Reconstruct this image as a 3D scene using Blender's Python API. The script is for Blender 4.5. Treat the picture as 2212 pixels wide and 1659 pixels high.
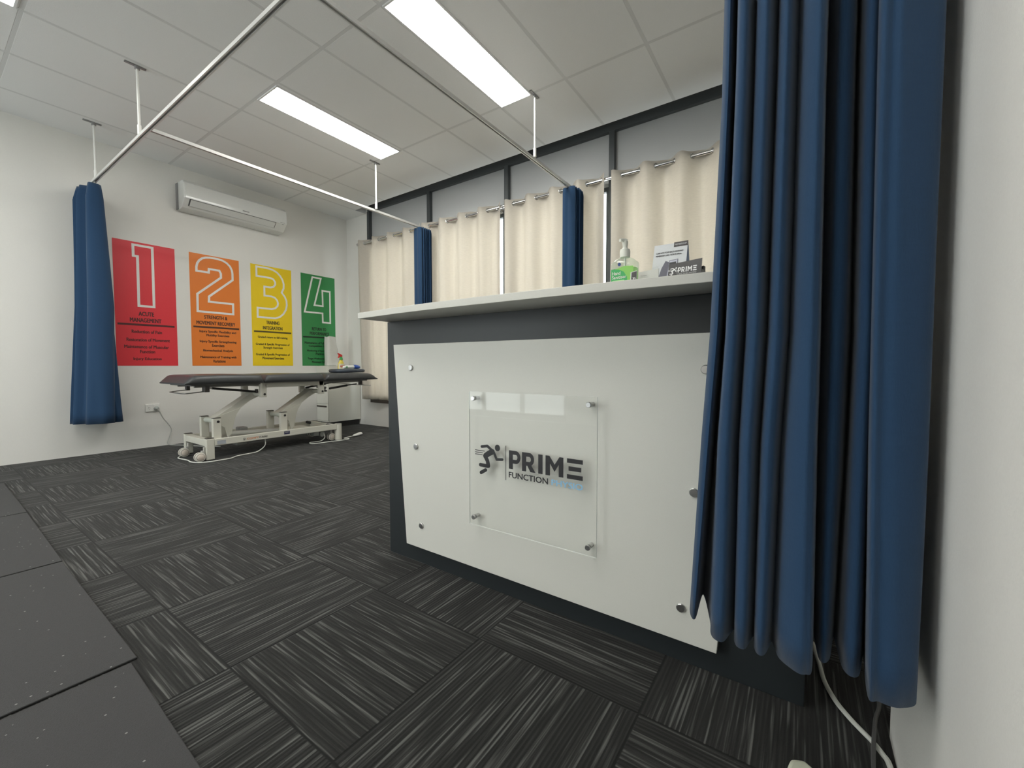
import bpy, bmesh, math, random
from mathutils import Vector, Matrix, noise
random.seed(7)
C = bpy.context.scene.collection
for o in list(bpy.data.objects): bpy.data.objects.remove(o)
PI = math.pi

# ------------------------------------------------------------------ camera
cam = bpy.data.cameras.new('camera'); co = bpy.data.objects.new('camera', cam); C.objects.link(co)
cam.sensor_width = 36.0; cam.lens = 911.4 / 2212 * 36.0; cam.clip_start = 0.02
yaw, pitch, roll = .965367, -.043072, -.00027
fw = Vector((math.sin(yaw)*math.cos(pitch), math.cos(yaw)*math.cos(pitch), math.sin(pitch)))
rt = Vector((math.cos(yaw), -math.sin(yaw), 0)); up = rt.cross(fw)
r2 = rt*math.cos(roll) + up*math.sin(roll); u2 = up*math.cos(roll) - rt*math.sin(roll)
co.matrix_world = Matrix(((r2.x, u2.x, -fw.x, 0), (r2.y, u2.y, -fw.y, 0), (r2.z, u2.z, -fw.z, .857), (0, 0, 0, 1)))
bpy.context.scene.camera = co

# ------------------------------------------------------------------ world, exposure
W = bpy.data.worlds.new('sky'); bpy.context.scene.world = W; W.use_nodes = True
W.node_tree.nodes['Background'].inputs[0].default_value = (.97, .985, 1, 1)
W.node_tree.nodes['Background'].inputs[1].default_value = 2.5
vs = bpy.context.scene.view_settings
vs.view_transform = 'Standard'; vs.look = 'None'; vs.exposure = 1.25; vs.gamma = 1; vs.use_curve_mapping = False
PANEL = 10.0         # radiance of the ceiling panel lights

# ------------------------------------------------------------------ materials
MT = {}
def mat(name, col, rough=.5, metal=0.0, spec=.5, bump=0.0, bscale=200, sheen=0.0, var=0.0, coat=0.0, emit=None, estr=1):
    if name in MT: return MT[name]
    m = bpy.data.materials.new(name); m.use_nodes = True; nt = m.node_tree; b = nt.nodes['Principled BSDF']
    b.inputs['Base Color'].default_value = (*col, 1); b.inputs['Roughness'].default_value = rough
    b.inputs['Metallic'].default_value = metal; b.inputs['Specular IOR Level'].default_value = spec
    if sheen: b.inputs['Sheen Weight'].default_value = sheen; b.inputs['Sheen Roughness'].default_value = .5
    if coat: b.inputs['Coat Weight'].default_value = coat; b.inputs['Coat Roughness'].default_value = .1
    if emit: b.inputs['Emission Color'].default_value = (*emit, 1); b.inputs['Emission Strength'].default_value = estr
    tc = nt.nodes.new('ShaderNodeTexCoord')
    nz = nt.nodes.new('ShaderNodeTexNoise'); nz.inputs['Scale'].default_value = bscale; nz.inputs['Detail'].default_value = 3
    nt.links.new(tc.outputs['Object'], nz.inputs['Vector'])
    if bump:
        bp = nt.nodes.new('ShaderNodeBump'); bp.inputs['Strength'].default_value = bump; bp.inputs['Distance'].default_value = .002
        nt.links.new(nz.outputs['Fac'], bp.inputs['Height']); nt.links.new(bp.outputs['Normal'], b.inputs['Normal'])
    v = var or .03
    mx = nt.nodes.new('ShaderNodeMix'); mx.data_type = 'RGBA'
    mx.inputs[6].default_value = (*[c*(1-v) for c in col], 1); mx.inputs[7].default_value = (*[min(1, c*(1+v)) for c in col], 1)
    nt.links.new(nz.outputs['Fac'], mx.inputs[0]); nt.links.new(mx.outputs[2], b.inputs['Base Color'])
    MT[name] = m; return m

def clear(name, tint, gloss_rough=.02, white=.0, ior=1.45):
    m = bpy.data.materials.new(name); m.use_nodes = True; nt = m.node_tree
    for n in list(nt.nodes): nt.nodes.remove(n)
    out = nt.nodes.new('ShaderNodeOutputMaterial'); tr = nt.nodes.new('ShaderNodeBsdfTransparent'); tr.inputs[0].default_value = (*tint, 1)
    gl = nt.nodes.new('ShaderNodeBsdfGlossy'); gl.inputs['Roughness'].default_value = gloss_rough
    fr = nt.nodes.new('ShaderNodeFresnel'); fr.inputs['IOR'].default_value = ior
    geo = nt.nodes.new('ShaderNodeNewGeometry'); sb = nt.nodes.new('ShaderNodeMath'); sb.operation = 'SUBTRACT'; sb.inputs[0].default_value = 1; nt.links.new(geo.outputs['Backfacing'], sb.inputs[1])
    ml = nt.nodes.new('ShaderNodeMath'); ml.operation = 'MULTIPLY'; nt.links.new(fr.outputs[0], ml.inputs[0]); nt.links.new(sb.outputs[0], ml.inputs[1])
    mx = nt.nodes.new('ShaderNodeMixShader'); nt.links.new(ml.outputs[0], mx.inputs[0]); nt.links.new(tr.outputs[0], mx.inputs[1]); nt.links.new(gl.outputs[0], mx.inputs[2])
    last = mx
    if white:
        df = nt.nodes.new('ShaderNodeBsdfDiffuse'); df.inputs[0].default_value = (.9, .92, .9, 1)
        m2 = nt.nodes.new('ShaderNodeMixShader'); m2.inputs[0].default_value = white
        nt.links.new(mx.outputs[0], m2.inputs[1]); nt.links.new(df.outputs[0], m2.inputs[2]); last = m2
    nt.links.new(last.outputs[0], out.inputs[0]); MT[name] = m; return m

def cloth(name, col, trans=.3, weave=900, bump=.3, slub=0.0):
    m = bpy.data.materials.new(name); m.use_nodes = True; nt = m.node_tree
    b = nt.nodes['Principled BSDF']; out = nt.nodes['Material Output']
    b.inputs['Roughness'].default_value = .85; b.inputs['Specular IOR Level'].default_value = .2; b.inputs['Sheen Weight'].default_value = .15
    tc = nt.nodes.new('ShaderNodeTexCoord'); mp = nt.nodes.new('ShaderNodeMapping'); mp.inputs['Scale'].default_value = (weave, weave, weave*.12)
    nz = nt.nodes.new('ShaderNodeTexNoise'); nz.inputs['Scale'].default_value = 1
    mp2 = nt.nodes.new('ShaderNodeMapping'); mp2.inputs['Scale'].default_value = (30, 30, 260)
    nz2 = nt.nodes.new('ShaderNodeTexNoise'); nz2.inputs['Scale'].default_value = 1; nz2.inputs['Detail'].default_value = 4
    nt.links.new(tc.outputs['Object'], mp.inputs[0]); nt.links.new(mp.outputs[0], nz.inputs['Vector'])
    nt.links.new(tc.outputs['Object'], mp2.inputs[0]); nt.links.new(mp2.outputs[0], nz2.inputs['Vector'])
    mx = nt.nodes.new('ShaderNodeMix'); mx.data_type = 'RGBA'; v = .06 + slub
    mx.inputs[6].default_value = (*[c*(1-v) for c in col], 1); mx.inputs[7].default_value = (*[min(1, c*(1+v)) for c in col], 1)
    nt.links.new(nz2.outputs['Fac'], mx.inputs[0]); nt.links.new(mx.outputs[2], b.inputs['Base Color'])
    bp = nt.nodes.new('ShaderNodeBump'); bp.inputs['Strength'].default_value = bump; bp.inputs['Distance'].default_value = .001
    nt.links.new(nz.outputs['Fac'], bp.inputs['Height']); nt.links.new(bp.outputs['Normal'], b.inputs['Normal'])
    if trans:
        tl = nt.nodes.new('ShaderNodeBsdfTranslucent'); nt.links.new(mx.outputs[2], tl.inputs[0])
        ms = nt.nodes.new('ShaderNodeMixShader'); ms.inputs[0].default_value = trans
        nt.links.new(b.outputs[0], ms.inputs[1]); nt.links.new(tl.outputs[0], ms.inputs[2]); nt.links.new(ms.outputs[0], out.inputs[0])
    MT[name] = m; return m

class N:                                                # tiny node-math helper
    def __init__(s, nt): s.nt = nt
    def m(s, op, a, b=None, c=None):
        n = s.nt.nodes.new('ShaderNodeMath'); n.operation = op
        for i, x in enumerate((a, b, c)):
            if x is None: continue
            if isinstance(x, (int, float)): n.inputs[i].default_value = x
            else: s.nt.links.new(x, n.inputs[i])
        return n.outputs[0]
    def mix(s, f, a, b):
        n = s.nt.nodes.new('ShaderNodeMix'); n.data_type = 'RGBA'
        for i, x in ((0, f), (6, a), (7, b)):
            if isinstance(x, (int, float)): n.inputs[i].default_value = x
            elif isinstance(x, tuple): n.inputs[i].default_value = (*x, 1)
            else: s.nt.links.new(x, n.inputs[i])
        return n.outputs[2]
    def ramp(s, f, lo, hi):
        n = s.nt.nodes.new('ShaderNodeMapRange'); n.interpolation_type = 'SMOOTHSTEP'
        s.nt.links.new(f, n.inputs[0]); n.inputs[1].default_value = lo; n.inputs[2].default_value = hi; return n.outputs[0]
    def noise(s, x, y, z, sc, det=2):
        c = s.nt.nodes.new('ShaderNodeCombineXYZ')
        for i, q in enumerate((x, y, z)):
            if isinstance(q, (int, float)): c.inputs[i].default_value = q
            else: s.nt.links.new(q, c.inputs[i])
        n = s.nt.nodes.new('ShaderNodeTexNoise'); n.inputs['Scale'].default_value = sc; n.inputs['Detail'].default_value = det
        s.nt.links.new(c.outputs[0], n.inputs['Vector']); return n.outputs['Fac']

def carpet_mat():
    m = bpy.data.materials.new('carpet_tiles'); m.use_nodes = True; nt = m.node_tree; b = nt.nodes['Principled BSDF']; g = N(nt)
    tc = nt.nodes.new('ShaderNodeTexCoord'); sp = nt.nodes.new('ShaderNodeSeparateXYZ'); nt.links.new(tc.outputs['Object'], sp.inputs[0])
    P = .503
    xs = g.m('DIVIDE', g.m('ADD', sp.outputs[0], .003+P*20), P); ys = g.m('DIVIDE', g.m('SUBTRACT', sp.outputs[1], .315-P*20), P)
    ix = g.m('FLOOR', xs); iy = g.m('FLOOR', ys); fx = g.m('FRACT', xs); fy = g.m('FRACT', ys)
    par = g.m('MODULO', g.m('ADD', g.m('ADD', ix, iy), 1), 2)      # 1 = stripes along Y
    # u across the stripes, v along
    u = g.m('ADD', g.m('MULTIPLY', fx, par), g.m('MULTIPLY', fy, g.m('SUBTRACT', 1, par)))
    v = g.m('ADD', g.m('MULTIPLY', fy, par), g.m('MULTIPLY', fx, g.m('SUBTRACT', 1, par)))
    h = g.m('ADD', g.m('MULTIPLY', ix, 13.7), g.m('MULTIPLY', iy, 7.3))
    n1 = g.noise(g.m('MULTIPLY', u, 52), g.m('MULTIPLY', v, 1.5), h, 1, 1)
    n2 = g.noise(g.m('MULTIPLY', u, 120), g.m('MULTIPLY', v, 3.5), g.m('ADD', h, 40), 1, 1)
    n3 = g.noise(g.m('MULTIPLY', u, 9), g.m('MULTIPLY', v, 1.2), g.m('ADD', h, 90), 1, 2)
    fib = g.noise(g.m('MULTIPLY', sp.outputs[0], 700), g.m('MULTIPLY', sp.outputs[1], 700), 0, 1, 2)
    rib = g.m('ADD', g.m('MULTIPLY', g.m('SINE', g.m('MULTIPLY', u, 2*PI*46)), .5), .5)
    line = g.m('MULTIPLY', g.ramp(n1, .50, .64), g.m('ADD', .25, g.m('MULTIPLY', g.ramp(n2, .35, .62), .75)))
    ln = g.m('MULTIPLY', line, g.m('ADD', .35, g.m('MULTIPLY', rib, .65)))
    val = g.m('ADD', g.m('MULTIPLY', ln, g.m('ADD', .55, n3)), g.m('MULTIPLY', g.m('MULTIPLY', rib, g.ramp(n2, .3, .7)), .16))
    val = g.m('MULTIPLY', val, g.m('ADD', .55, g.m('MULTIPLY', fib, .9)))
    ed = g.m('MINIMUM', g.m('MINIMUM', fx, g.m('SUBTRACT', 1, fx)), g.m('MINIMUM', fy, g.m('SUBTRACT', 1, fy)))
    seam = g.ramp(ed, .002, .010)
    col = g.mix(val, (.0105, .0105, .0100), (.118, .120, .114)); col = g.mix(seam, (.006, .006, .006), col)
    nt.links.new(col, b.inputs['Base Color']); b.inputs['Roughness'].default_value = .95; b.inputs['Specular IOR Level'].default_value = .15
    b.inputs['Sheen Weight'].default_value = .09; b.inputs['Sheen Roughness'].default_value = .6
    bp = nt.nodes.new('ShaderNodeBump'); bp.inputs['Strength'].default_value = .5; bp.inputs['Distance'].default_value = .003
    hh = g.m('MULTIPLY', g.m('ADD', g.m('MULTIPLY', rib, .6), fib), seam)
    nt.links.new(hh, bp.inputs['Height']); nt.links.new(bp.outputs['Normal'], b.inputs['Normal']); return m

def ceiling_mat():
    m = bpy.data.materials.new('ceiling_tiles'); m.use_nodes = True; nt = m.node_tree; b = nt.nodes['Principled BSDF']; g = N(nt)
    tc = nt.nodes.new('ShaderNodeTexCoord'); sp = nt.nodes.new('ShaderNodeSeparateXYZ'); nt.links.new(tc.outputs['Object'], sp.inputs[0])
    def near(co_, off, P):
        f = g.m('FRACT', g.m('DIVIDE', g.m('ADD', co_, P*20.5-off), P))
        return g.m('MULTIPLY', g.m('ABSOLUTE', g.m('SUBTRACT', f, .5)), P)
    d = g.m('MINIMUM', near(sp.outputs[0], .49, 1.2175), near(sp.outputs[1], .925, .6085))
    line = g.ramp(d, .010, .013)
    sp_ = g.noise(g.m('MULTIPLY', sp.outputs[0], 1), g.m('MULTIPLY', sp.outputs[1], 1), 0, 160, 3)
    col = g.mix(sp_, (.81, .81, .80), (.87, .87, .86)); col = g.mix(line, (.70, .70, .69), col)
    nt.links.new(col, b.inputs['Base Color']); b.inputs['Roughness'].default_value = .9
    bp = nt.nodes.new('ShaderNodeBump'); bp.inputs['Strength'].default_value = .4; bp.inputs['Distance'].default_value = .003
    nt.links.new(g.m('ADD', g.m('MULTIPLY', sp_, .4), line), bp.inputs['Height']); nt.links.new(bp.outputs['Normal'], b.inputs['Normal']); return m

def rubber_mat():
    m = bpy.data.materials.new('rubber_flecked'); m.use_nodes = True; nt = m.node_tree; b = nt.nodes['Principled BSDF']; g = N(nt)
    tc = nt.nodes.new('ShaderNodeTexCoord'); vo = nt.nodes.new('ShaderNodeTexVoronoi'); vo.inputs['Scale'].default_value = 75; vo.inputs['Randomness'].default_value = 1
    nt.links.new(tc.outputs['Object'], vo.inputs['Vector'])
    sc = nt.nodes.new('ShaderNodeSeparateColor'); nt.links.new(vo.outputs['Color'], sc.inputs[0])
    fl = g.m('MULTIPLY', g.m('LESS_THAN', vo.outputs['Distance'], .19), g.m('GREATER_THAN', sc.outputs[0], .93))
    n = nt.nodes.new('ShaderNodeTexNoise'); n.inputs['Scale'].default_value = 350; n.inputs['Detail'].default_value = 4; nt.links.new(tc.outputs['Object'], n.inputs['Vector'])
    base = g.mix(n.outputs['Fac'], (.034, .034, .035), (.058, .058, .060)); col = g.mix(g.m('MULTIPLY', fl, .8), base, (.30, .31, .29))
    nt.links.new(col, b.inputs['Base Color']); b.inputs['Roughness'].default_value = .72; b.inputs['Specular IOR Level'].default_value = .35
    bp = nt.nodes.new('ShaderNodeBump'); bp.inputs['Strength'].default_value = .5; bp.inputs['Distance'].default_value = .002
    nt.links.new(n.outputs['Fac'], bp.inputs['Height']); nt.links.new(bp.outputs['Normal'], b.inputs['Normal']); return m

CARPET = carpet_mat(); CEIL = ceiling_mat(); RUBBER = rubber_mat()
WALL = mat('wall_paint', (.78, .77, .735), .6, bump=.25, bscale=260)
WALLN = WALL
TRIMD = mat('dark_aluminium', (.062, .070, .075), .45, .2)
SPAN = mat('grey_infill_panel', (.40, .41, .415), .55)
BLUE = cloth('blue_fabric', (.023, .061, .130), .06, 900, .35)
CREAM = cloth('cream_linen', (.70, .655, .585), .34, 700, .5, .05)
CHROME = mat('chrome', (.72, .72, .72), .12, 1)
STEEL = mat('brushed_steel', (.55, .55, .55), .3, 1)
ALU = mat('aluminium_rail', (.72, .72, .70), .4, .25)
WHITEP = mat('white_plastic', (.80, .80, .77), .4)
CORDW = mat('white_cord', (.72, .73, .68), .5)
ACW = mat('gloss_white', (.74, .75, .73), .18, coat=.5)
ACD = mat('vent_grey', (.12, .12, .12), .5)
CHAR = mat('charcoal_laminate', (.021, .026, .029), .42, spec=.45)
LAMW = mat('white_laminate', (.70, .70, .655), .45, bump=.05, bscale=400)
TOPW = mat('benchtop_laminate', (.66, .655, .61), .45)
INK = mat('black_print', (.022, .022, .025), .45)
INKB = mat('light_blue_print', (.28, .55, .80), .4)
VIN = mat('charcoal_vinyl', (.055, .058, .060), .38, bump=.12, bscale=500, spec=.5)
PADV = mat('slate_vinyl', (.055, .068, .088), .4, bump=.12, bscale=500)
BEDM = mat('cream_powder_coat', (.60, .59, .52), .42)
BLK = mat('black_plastic', (.018, .018, .018), .4)
RUBG = mat('grey_tyre', (.10, .10, .10), .6)
ACR = clear('acrylic_clear', (.995, .998, .995), .01, .0, 1.42)
ACRE = clear('acrylic_edge', (.9, .95, .93), .05, .75, 1.5)
GLASS = clear('window_glass', (.93, .96, .95), .0)
CLRB = clear('clear_bottle', (.90, .95, .90), .02, .12, 1.4)

# ------------------------------------------------------------------ mesh helper
class MB:
    def __init__(s): s.v = []; s.f = []; s.mi = []; s.cur = 0
    def add(s, vs, fs):
        k = len(s.v); s.v += [tuple(p) for p in vs]; s.f += [tuple(i+k for i in f) for f in fs]; s.mi += [s.cur]*len(fs); return s
    def box(s, x0, x1, y0, y1, z0, z1):
        v = [(x, y, z) for x in (x0, x1) for y in (y0, y1) for z in (z0, z1)]
        return s.add(v, [(0, 1, 3, 2), (4, 6, 7, 5), (0, 4, 5, 1), (2, 3, 7, 6), (0, 2, 6, 4), (1, 5, 7, 3)])
    def obox(s, a, b, w, h, upv=(0, 0, 1)):              # box bar from a to b, width w, height h
        a = Vector(a); b = Vector(b); d = (b-a).normalized(); sd = d.cross(Vector(upv)).normalized()*w/2; u = sd.cross(d).normalized()*h/2
        v = [p+q for p in (a, b) for q in (-sd-u, sd-u, sd+u, -sd+u)]
        return s.add(v, [(3, 2, 1, 0), (4, 5, 6, 7), (0, 1, 5, 4), (1, 2, 6, 5), (2, 3, 7, 6), (3, 0, 4, 7)])
    def cyl(s, a, b, r, n=20, r2=None):
        return s.tube([a, b], r, n, radii=[r, r if r2 is None else r2])
    def tube(s, pts, r, n=10, radii=None, closed=False):
        P = [Vector(p) for p in pts]; vs = []; m = len(P)
        t0 = (P[1]-P[0]).normalized(); nrm = t0.orthogonal().normalized()
        for i, p in enumerate(P):
            t = (P[min(i+1, m-1)]-P[max(i-1, 0)])
            t = t.normalized() if t.length > 1e-9 else t0
            nrm = (nrm - t*nrm.dot(t)).normalized(); bn = t.cross(nrm); rr = radii[i] if radii else r
            for k in range(n):
                a = 2*PI*k/n; vs.append(p+(nrm*math.cos(a)+bn*math.sin(a))*rr)
        fs = [(i*n+k, i*n+(k+1) % n, (i+1)*n+(k+1) % n, (i+1)*n+k) for i in range(m-1) for k in range(n)]
        fs += [tuple(range(n-1, -1, -1)), tuple((m-1)*n+k for k in range(n))]
        return s.add(vs, fs)
    def lathe(s, prof, origin, axis=(0, 0, 1), n=28):
        ax = Vector(axis).normalized(); e = ax.orthogonal().normalized(); f = ax.cross(e); o = Vector(origin); m = len(prof)
        vs = [o+ax*z+(e*math.cos(2*PI*k/n)+f*math.sin(2*PI*k/n))*max(r, 1e-5) for r, z in prof for k in range(n)]
        fs = [(i*n+k, i*n+(k+1) % n, (i+1)*n+(k+1) % n, (i+1)*n+k) for i in range(m-1) for k in range(n)]
        fs += [tuple(range(n-1, -1, -1)), tuple((m-1)*n+k for k in range(n))]
        return s.add(vs, fs)
    def prism(s, poly, fn, d0, d1):                       # poly in 2D, fn(u,v,d) -> point
        n = len(poly); v = [fn(u, w, d) for d in (d0, d1) for u, w in poly]
        fs = [tuple(range(n-1, -1, -1)), tuple(range(n, 2*n))] + [(i, (i+1) % n, (i+1) % n+n, i+n) for i in range(n)]
        return s.add(v, fs)
    def ring(s, poly, w, fn, d0, d1):                     # outline of width w inside poly
        inn = inset(poly, w); n = len(poly)
        v = [fn(*p, d) for d in (d0, d1) for p in list(poly)+inn]
        fs = []
        for i in range(n):
            j = (i+1) % n
            fs += [(2*n+i, 2*n+j, 3*n+j, 3*n+i), (j, i, n+i, n+j), (i, j, 2*n+j, 2*n+i), (n+j, n+i, 3*n+i, 3*n+j)]
        return s.add(v, fs)
    def grid(s, rows, closed=False):                      # rows of points
        m = len(rows); n = len(rows[0]); vs = [p for r in rows for p in r]
        fs = [(i*n+k, i*n+(k+1) % n, (i+1)*n+(k+1) % n, (i+1)*n+k) for i in range(m-1) for k in range(n if closed else n-1)]
        return s.add(vs, fs)
    def ball(s, c, r, n=16, sc=(1, 1, 1)):
        k = len(s.v); prof = [(math.sin(PI*i/10), -math.cos(PI*i/10)) for i in range(11)]
        s.lathe([(a*r, b*r) for a, b in prof], (0, 0, 0), n=n)
        for i in range(k, len(s.v)): x, y, z = s.v[i]; s.v[i] = (c[0]+x*sc[0], c[1]+y*sc[1], c[2]+z*sc[2])
        return s
    def build(s, name, m, parent=None, smooth=30, bevel=0, seg=2, solid=0):
        me = bpy.data.meshes.new(name); me.from_pydata(s.v, [], s.f); me.validate()
        for x in (m if isinstance(m, (list, tuple)) else [m]): me.materials.append(x)
        if any(s.mi) and len(s.mi) == len(me.polygons):
            me.polygons.foreach_set('material_index', s.mi)
        bm = bmesh.new(); bm.from_mesh(me); bmesh.ops.recalc_face_normals(bm, faces=bm.faces); bm.to_mesh(me); bm.free()
        if smooth:
            me.shade_smooth(); me.set_sharp_from_angle(angle=math.radians(smooth))
        o = bpy.data.objects.new(name, me); C.objects.link(o)
        if parent:
            o.parent = parent
            o.location = -Vector(parent['_w']) if '_w' in parent else (0, 0, 0)
        if solid: md = o.modifiers.new('solid', 'SOLIDIFY'); md.thickness = solid; md.offset = 0
        if bevel: md = o.modifiers.new('bevel', 'BEVEL'); md.width = bevel; md.segments = seg; md.limit_method = 'ANGLE'; md.angle_limit = math.radians(40)
        return o
def inset(poly, w):
    n = len(poly); A = sum(poly[i][0]*poly[(i+1) % n][1]-poly[(i+1) % n][0]*poly[i][1] for i in range(n)); sg = 1 if A > 0 else -1
    out = []
    for i in range(n):
        p0 = Vector(poly[i-1]); p = Vector(poly[i]); p1 = Vector(poly[(i+1) % n])
        a = (p-p0).normalized(); b = (p1-p).normalized(); na = Vector((-a.y, a.x))*sg; nb = Vector((-b.y, b.x))*sg
        mm = (na+nb); mm = mm/max(.35, mm.length_squared)*2 if mm.length > 1e-6 else na
        q = p+mm*w; out.append((q.x, q.y))
    return out
def thing(name, label, cat, loc=(0, 0, 0), group=None, rot=None):
    o = bpy.data.objects.new(name, None); C.objects.link(o); o.location = loc; o['label'] = label; o['category'] = cat
    o.empty_display_size = .05
    if group: o['group'] = group
    o['_w'] = tuple(loc)                                 # parts are modelled in room coordinates, then hung on the empty
    return o
def local(name, label, cat, loc, rotz=0, group=None):    # parts modelled around the origin
    o = thing(name, label, cat, loc, group); del o['_w']; o.rotation_euler = (0, 0, rotz); return o
def tag(o, label, cat, group=None):
    o['label'] = label; o['category'] = cat
    if group: o['group'] = group
    return o
def struct(o): o['kind'] = 'structure'; return o
def copy_tree(src, loc=None, label=None):
    r = src.copy(); C.objects.link(r)
    if loc is not None: r.location = loc
    if label: r['label'] = label
    for ch in src.children:
        c = ch.copy(); C.objects.link(c); c.parent = r
        for g_ in ch.children:
            d = g_.copy(); C.objects.link(d); d.parent = c
    return r
_tc = {}
def text_geo(body, bold=0.0):
    k = (body, bold)
    if k in _tc: return _tc[k]
    cu = bpy.data.curves.new('t', 'FONT'); cu.body = body; cu.offset = bold; cu.resolution_u = 3
    o = bpy.data.objects.new('t', cu); C.objects.link(o); bpy.context.view_layer.update()
    me = bpy.data.meshes.new_from_object(o.evaluated_get(bpy.context.evaluated_depsgraph_get()))
    vs = [(v.co.x, v.co.y) for v in me.vertices]; fs = [tuple(p.vertices) for p in me.polygons]
    bpy.data.objects.remove(o); bpy.data.meshes.remove(me); bpy.data.curves.remove(cu)
    _tc[k] = (vs, fs); return vs, fs
def put_text(mb, body, x0, x1, z0, z1, fn, d, bold=.02, shear=0):   # lettering fitted into a rectangle; fn(u, v, d)
    vs, fs = text_geo(body, 0.0)
    ax = min(v[0] for v in vs); bx = max(v[0] for v in vs); ay = min(v[1] for v in vs); by = max(v[1] for v in vs)
    e = bold*(z1-z0)                                     # heavier strokes: the same glyphs laid over each other, slightly shifted
    for k, (du, dv) in enumerate(((0, 0), (-e, e*.5), (e, -e*.5), (e, e*.5), (-e, -e*.5)) if bold else ((0, 0),)):
        out = []
        for x, y in vs:
            v = z0+(y-ay)/(by-ay)*(z1-z0)+dv; u = x0+(x-ax)/(bx-ax)*(x1-x0)+shear*(v-z0)+du; out.append(fn(u, v, d+k*.00012))
        mb.add(out, fs)
def crom(P, n=6, closed=False):
    out = []; m = len(P)
    for i in range(m-1):
        p0 = Vector(P[max(i-1, 0)]); p1 = Vector(P[i]); p2 = Vector(P[i+1]); p3 = Vector(P[min(i+2, m-1)])
        for k in range(n):
            t = k/n; out.append(.5*((2*p1)+(p2-p0)*t+(2*p0-5*p1+4*p2-p3)*t*t+(3*p1-p0-3*p2+p3)*t**3))
    out.append(Vector(P[-1])); return out

# ================================================================== SETTING
YB, YN, XR, XL, H = 5.655, -.183, 3.84, -3.2, 3.019
YF = -1.3                                                # far end of the reception side
XN = 1.269                                               # end of the near wall
CE = 3.665                                               # ceiling edge before the window recess
struct(MB().box(XL, XR+.1, YF, YB+.1, -.05, 0).build('floor', CARPET, smooth=0))
struct(MB().box(XL-.1, XR+.1, YB, YB+.12, 0, 3.3).build('wall_back', WALL, smooth=0))
wl = MB().box(XL-.12, XL, YN-.09, 2.9, 0, 3.3); wl.box(XL-.12, XL, 5.3, YB, 0, 3.3); wl.box(XL-.12, XL, 2.9, 5.3, 2.5, 3.3)
struct(wl.build('wall_left', WALL, smooth=0))
w = MB()                                                 # added, unseen: glazed shopfront on the gym side for daylight, behind the photographer's left
for y in (2.9, 3.69, 4.48, 5.25): w.box(XL-.09, XL-.03, y, y+.05, 0, 2.5)
w.box(XL-.09, XL-.03, 2.95, 5.25, 0, .1); w.box(XL-.09, XL-.03, 2.95, 5.25, 2.44, 2.5)
wo = struct(w.build('window_5', TRIMD, smooth=0))
MB().box(XL-.065, XL-.055, 2.95, 5.25, .1, 2.44).build('glass_pane', GLASS, wo, smooth=0)
struct(MB().box(XL, XN, YN-.09, YN, 0, H+.01).build('wall_near', WALLN, smooth=0))
struct(MB().box(XN-.09, XN, YF, YN-.09, 0, H+.01).build('wall_near_return', WALL, smooth=0))
struct(MB().box(XN-.09, XR+.1, YF-.1, YF, 0, 3.3).build('wall_front', WALL, smooth=0))
MY = [5.112, 3.915, 2.720, 1.517, .315]     # mullion centres
wr = MB().box(XR, XR+.12, YF, YB, 0, .35); wr.box(XR, XR+.12, 5.13, YB, .35, 3.3); wr.box(XR, XR+.12, YF, .29, .35, 3.3); wr.box(XR, XR+.12, .29, 5.13, 3.14, 3.3)
struct(wr.build('wall_right', WALL, smooth=0))
cm = MB().box(XL, CE, YN-.09, YB, H, H+.03); cm.box(XN-.09, CE, YF, YN-.09, H, H+.03); cm.box(CE, XR, 5.19, YB, H, H+.03); cm.box(CE-.02, CE, YF, 5.19, H+.03, 3.2); cm.box(CE, XR+.1, YF, 5.19, 3.15, 3.2); cm.box(CE, XR, 5.19, 5.20, H+.03, 3.15)
struct(cm.build('ceiling', CEIL, smooth=0))
# window wall: dark frame, grey upper panels, glass below
struct(MB().box(XR-.02, XR+.05, .29, 5.13, 3.03, 3.15).build('trim_1', TRIMD, smooth=0))
struct(MB().box(XR-.035, XR+.05, .29, 5.10, .335, .385).build('trim_2', mat('bronze_sill', (.045, .034, .026), .5), smooth=0))
for i, y in enumerate(MY):
    struct(MB().box(XR-.025, XR+.05, y-.027, y+.027, .385, 3.03).build('trim_%d' % (i+3), TRIMD, bevel=.003))
for i in range(4):
    y1 = MY[i]-.027; y0 = MY[i+1]+.027
    w = MB(); w.box(XR+.01, XR+.05, y0, y1, 2.50, 2.54); w.box(XR, XR+.05, y0, y1, .385, .42); w.box(XR, XR+.05, y0, y0+.03, .42, 2.50); w.box(XR, XR+.05, y1-.03, y1, .42, 2.50)
    wo = struct(w.build('window_%d' % (i+1), TRIMD, smooth=0))
    MB().box(XR+.02, XR+.028, y0+.03, y1-.03, .42, 2.50).build('glass_pane', GLASS, wo, smooth=0)
    MB().box(XR+.022, XR+.045, y0, y1, 2.54, 3.03).build('infill_panel', SPAN, wo, smooth=0)

# ================================================================== CEILING LIGHTS
EM = bpy.data.materials.new('light_diffuser'); EM.use_nodes = True
b = EM.node_tree.nodes['Principled BSDF']; b.inputs['Base Color'].default_value = (.9, .9, .9, 1); b.inputs['Emission Color'].default_value = (1, .985, .93, 1); b.inputs['Emission Strength'].default_value = PANEL
FRW = mat('white_metal', (.8, .8, .8), .4)
L0 = local('ceiling_light', 'long white panel light in the ceiling above the reception counter, the larger in view', 'light', (2.325, 1.985, H), group='ceiling panel lights')
f = MB(); hx, hy = .608, .152
for a in ((-hx, hx, -hy, -hy+.012), (-hx, hx, hy-.012, hy), (-hx, -hx+.012, -hy+.012, hy-.012), (hx-.012, hx, -hy+.012, hy-.012)): f.box(*a, -.010, -.0005)
f.build('frame', FRW, L0, smooth=0)
MB().box(-hx+.012, hx-.012, -hy+.012, hy-.012, -.007, -.0006).build('diffuser', EM, L0, smooth=0)
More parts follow.
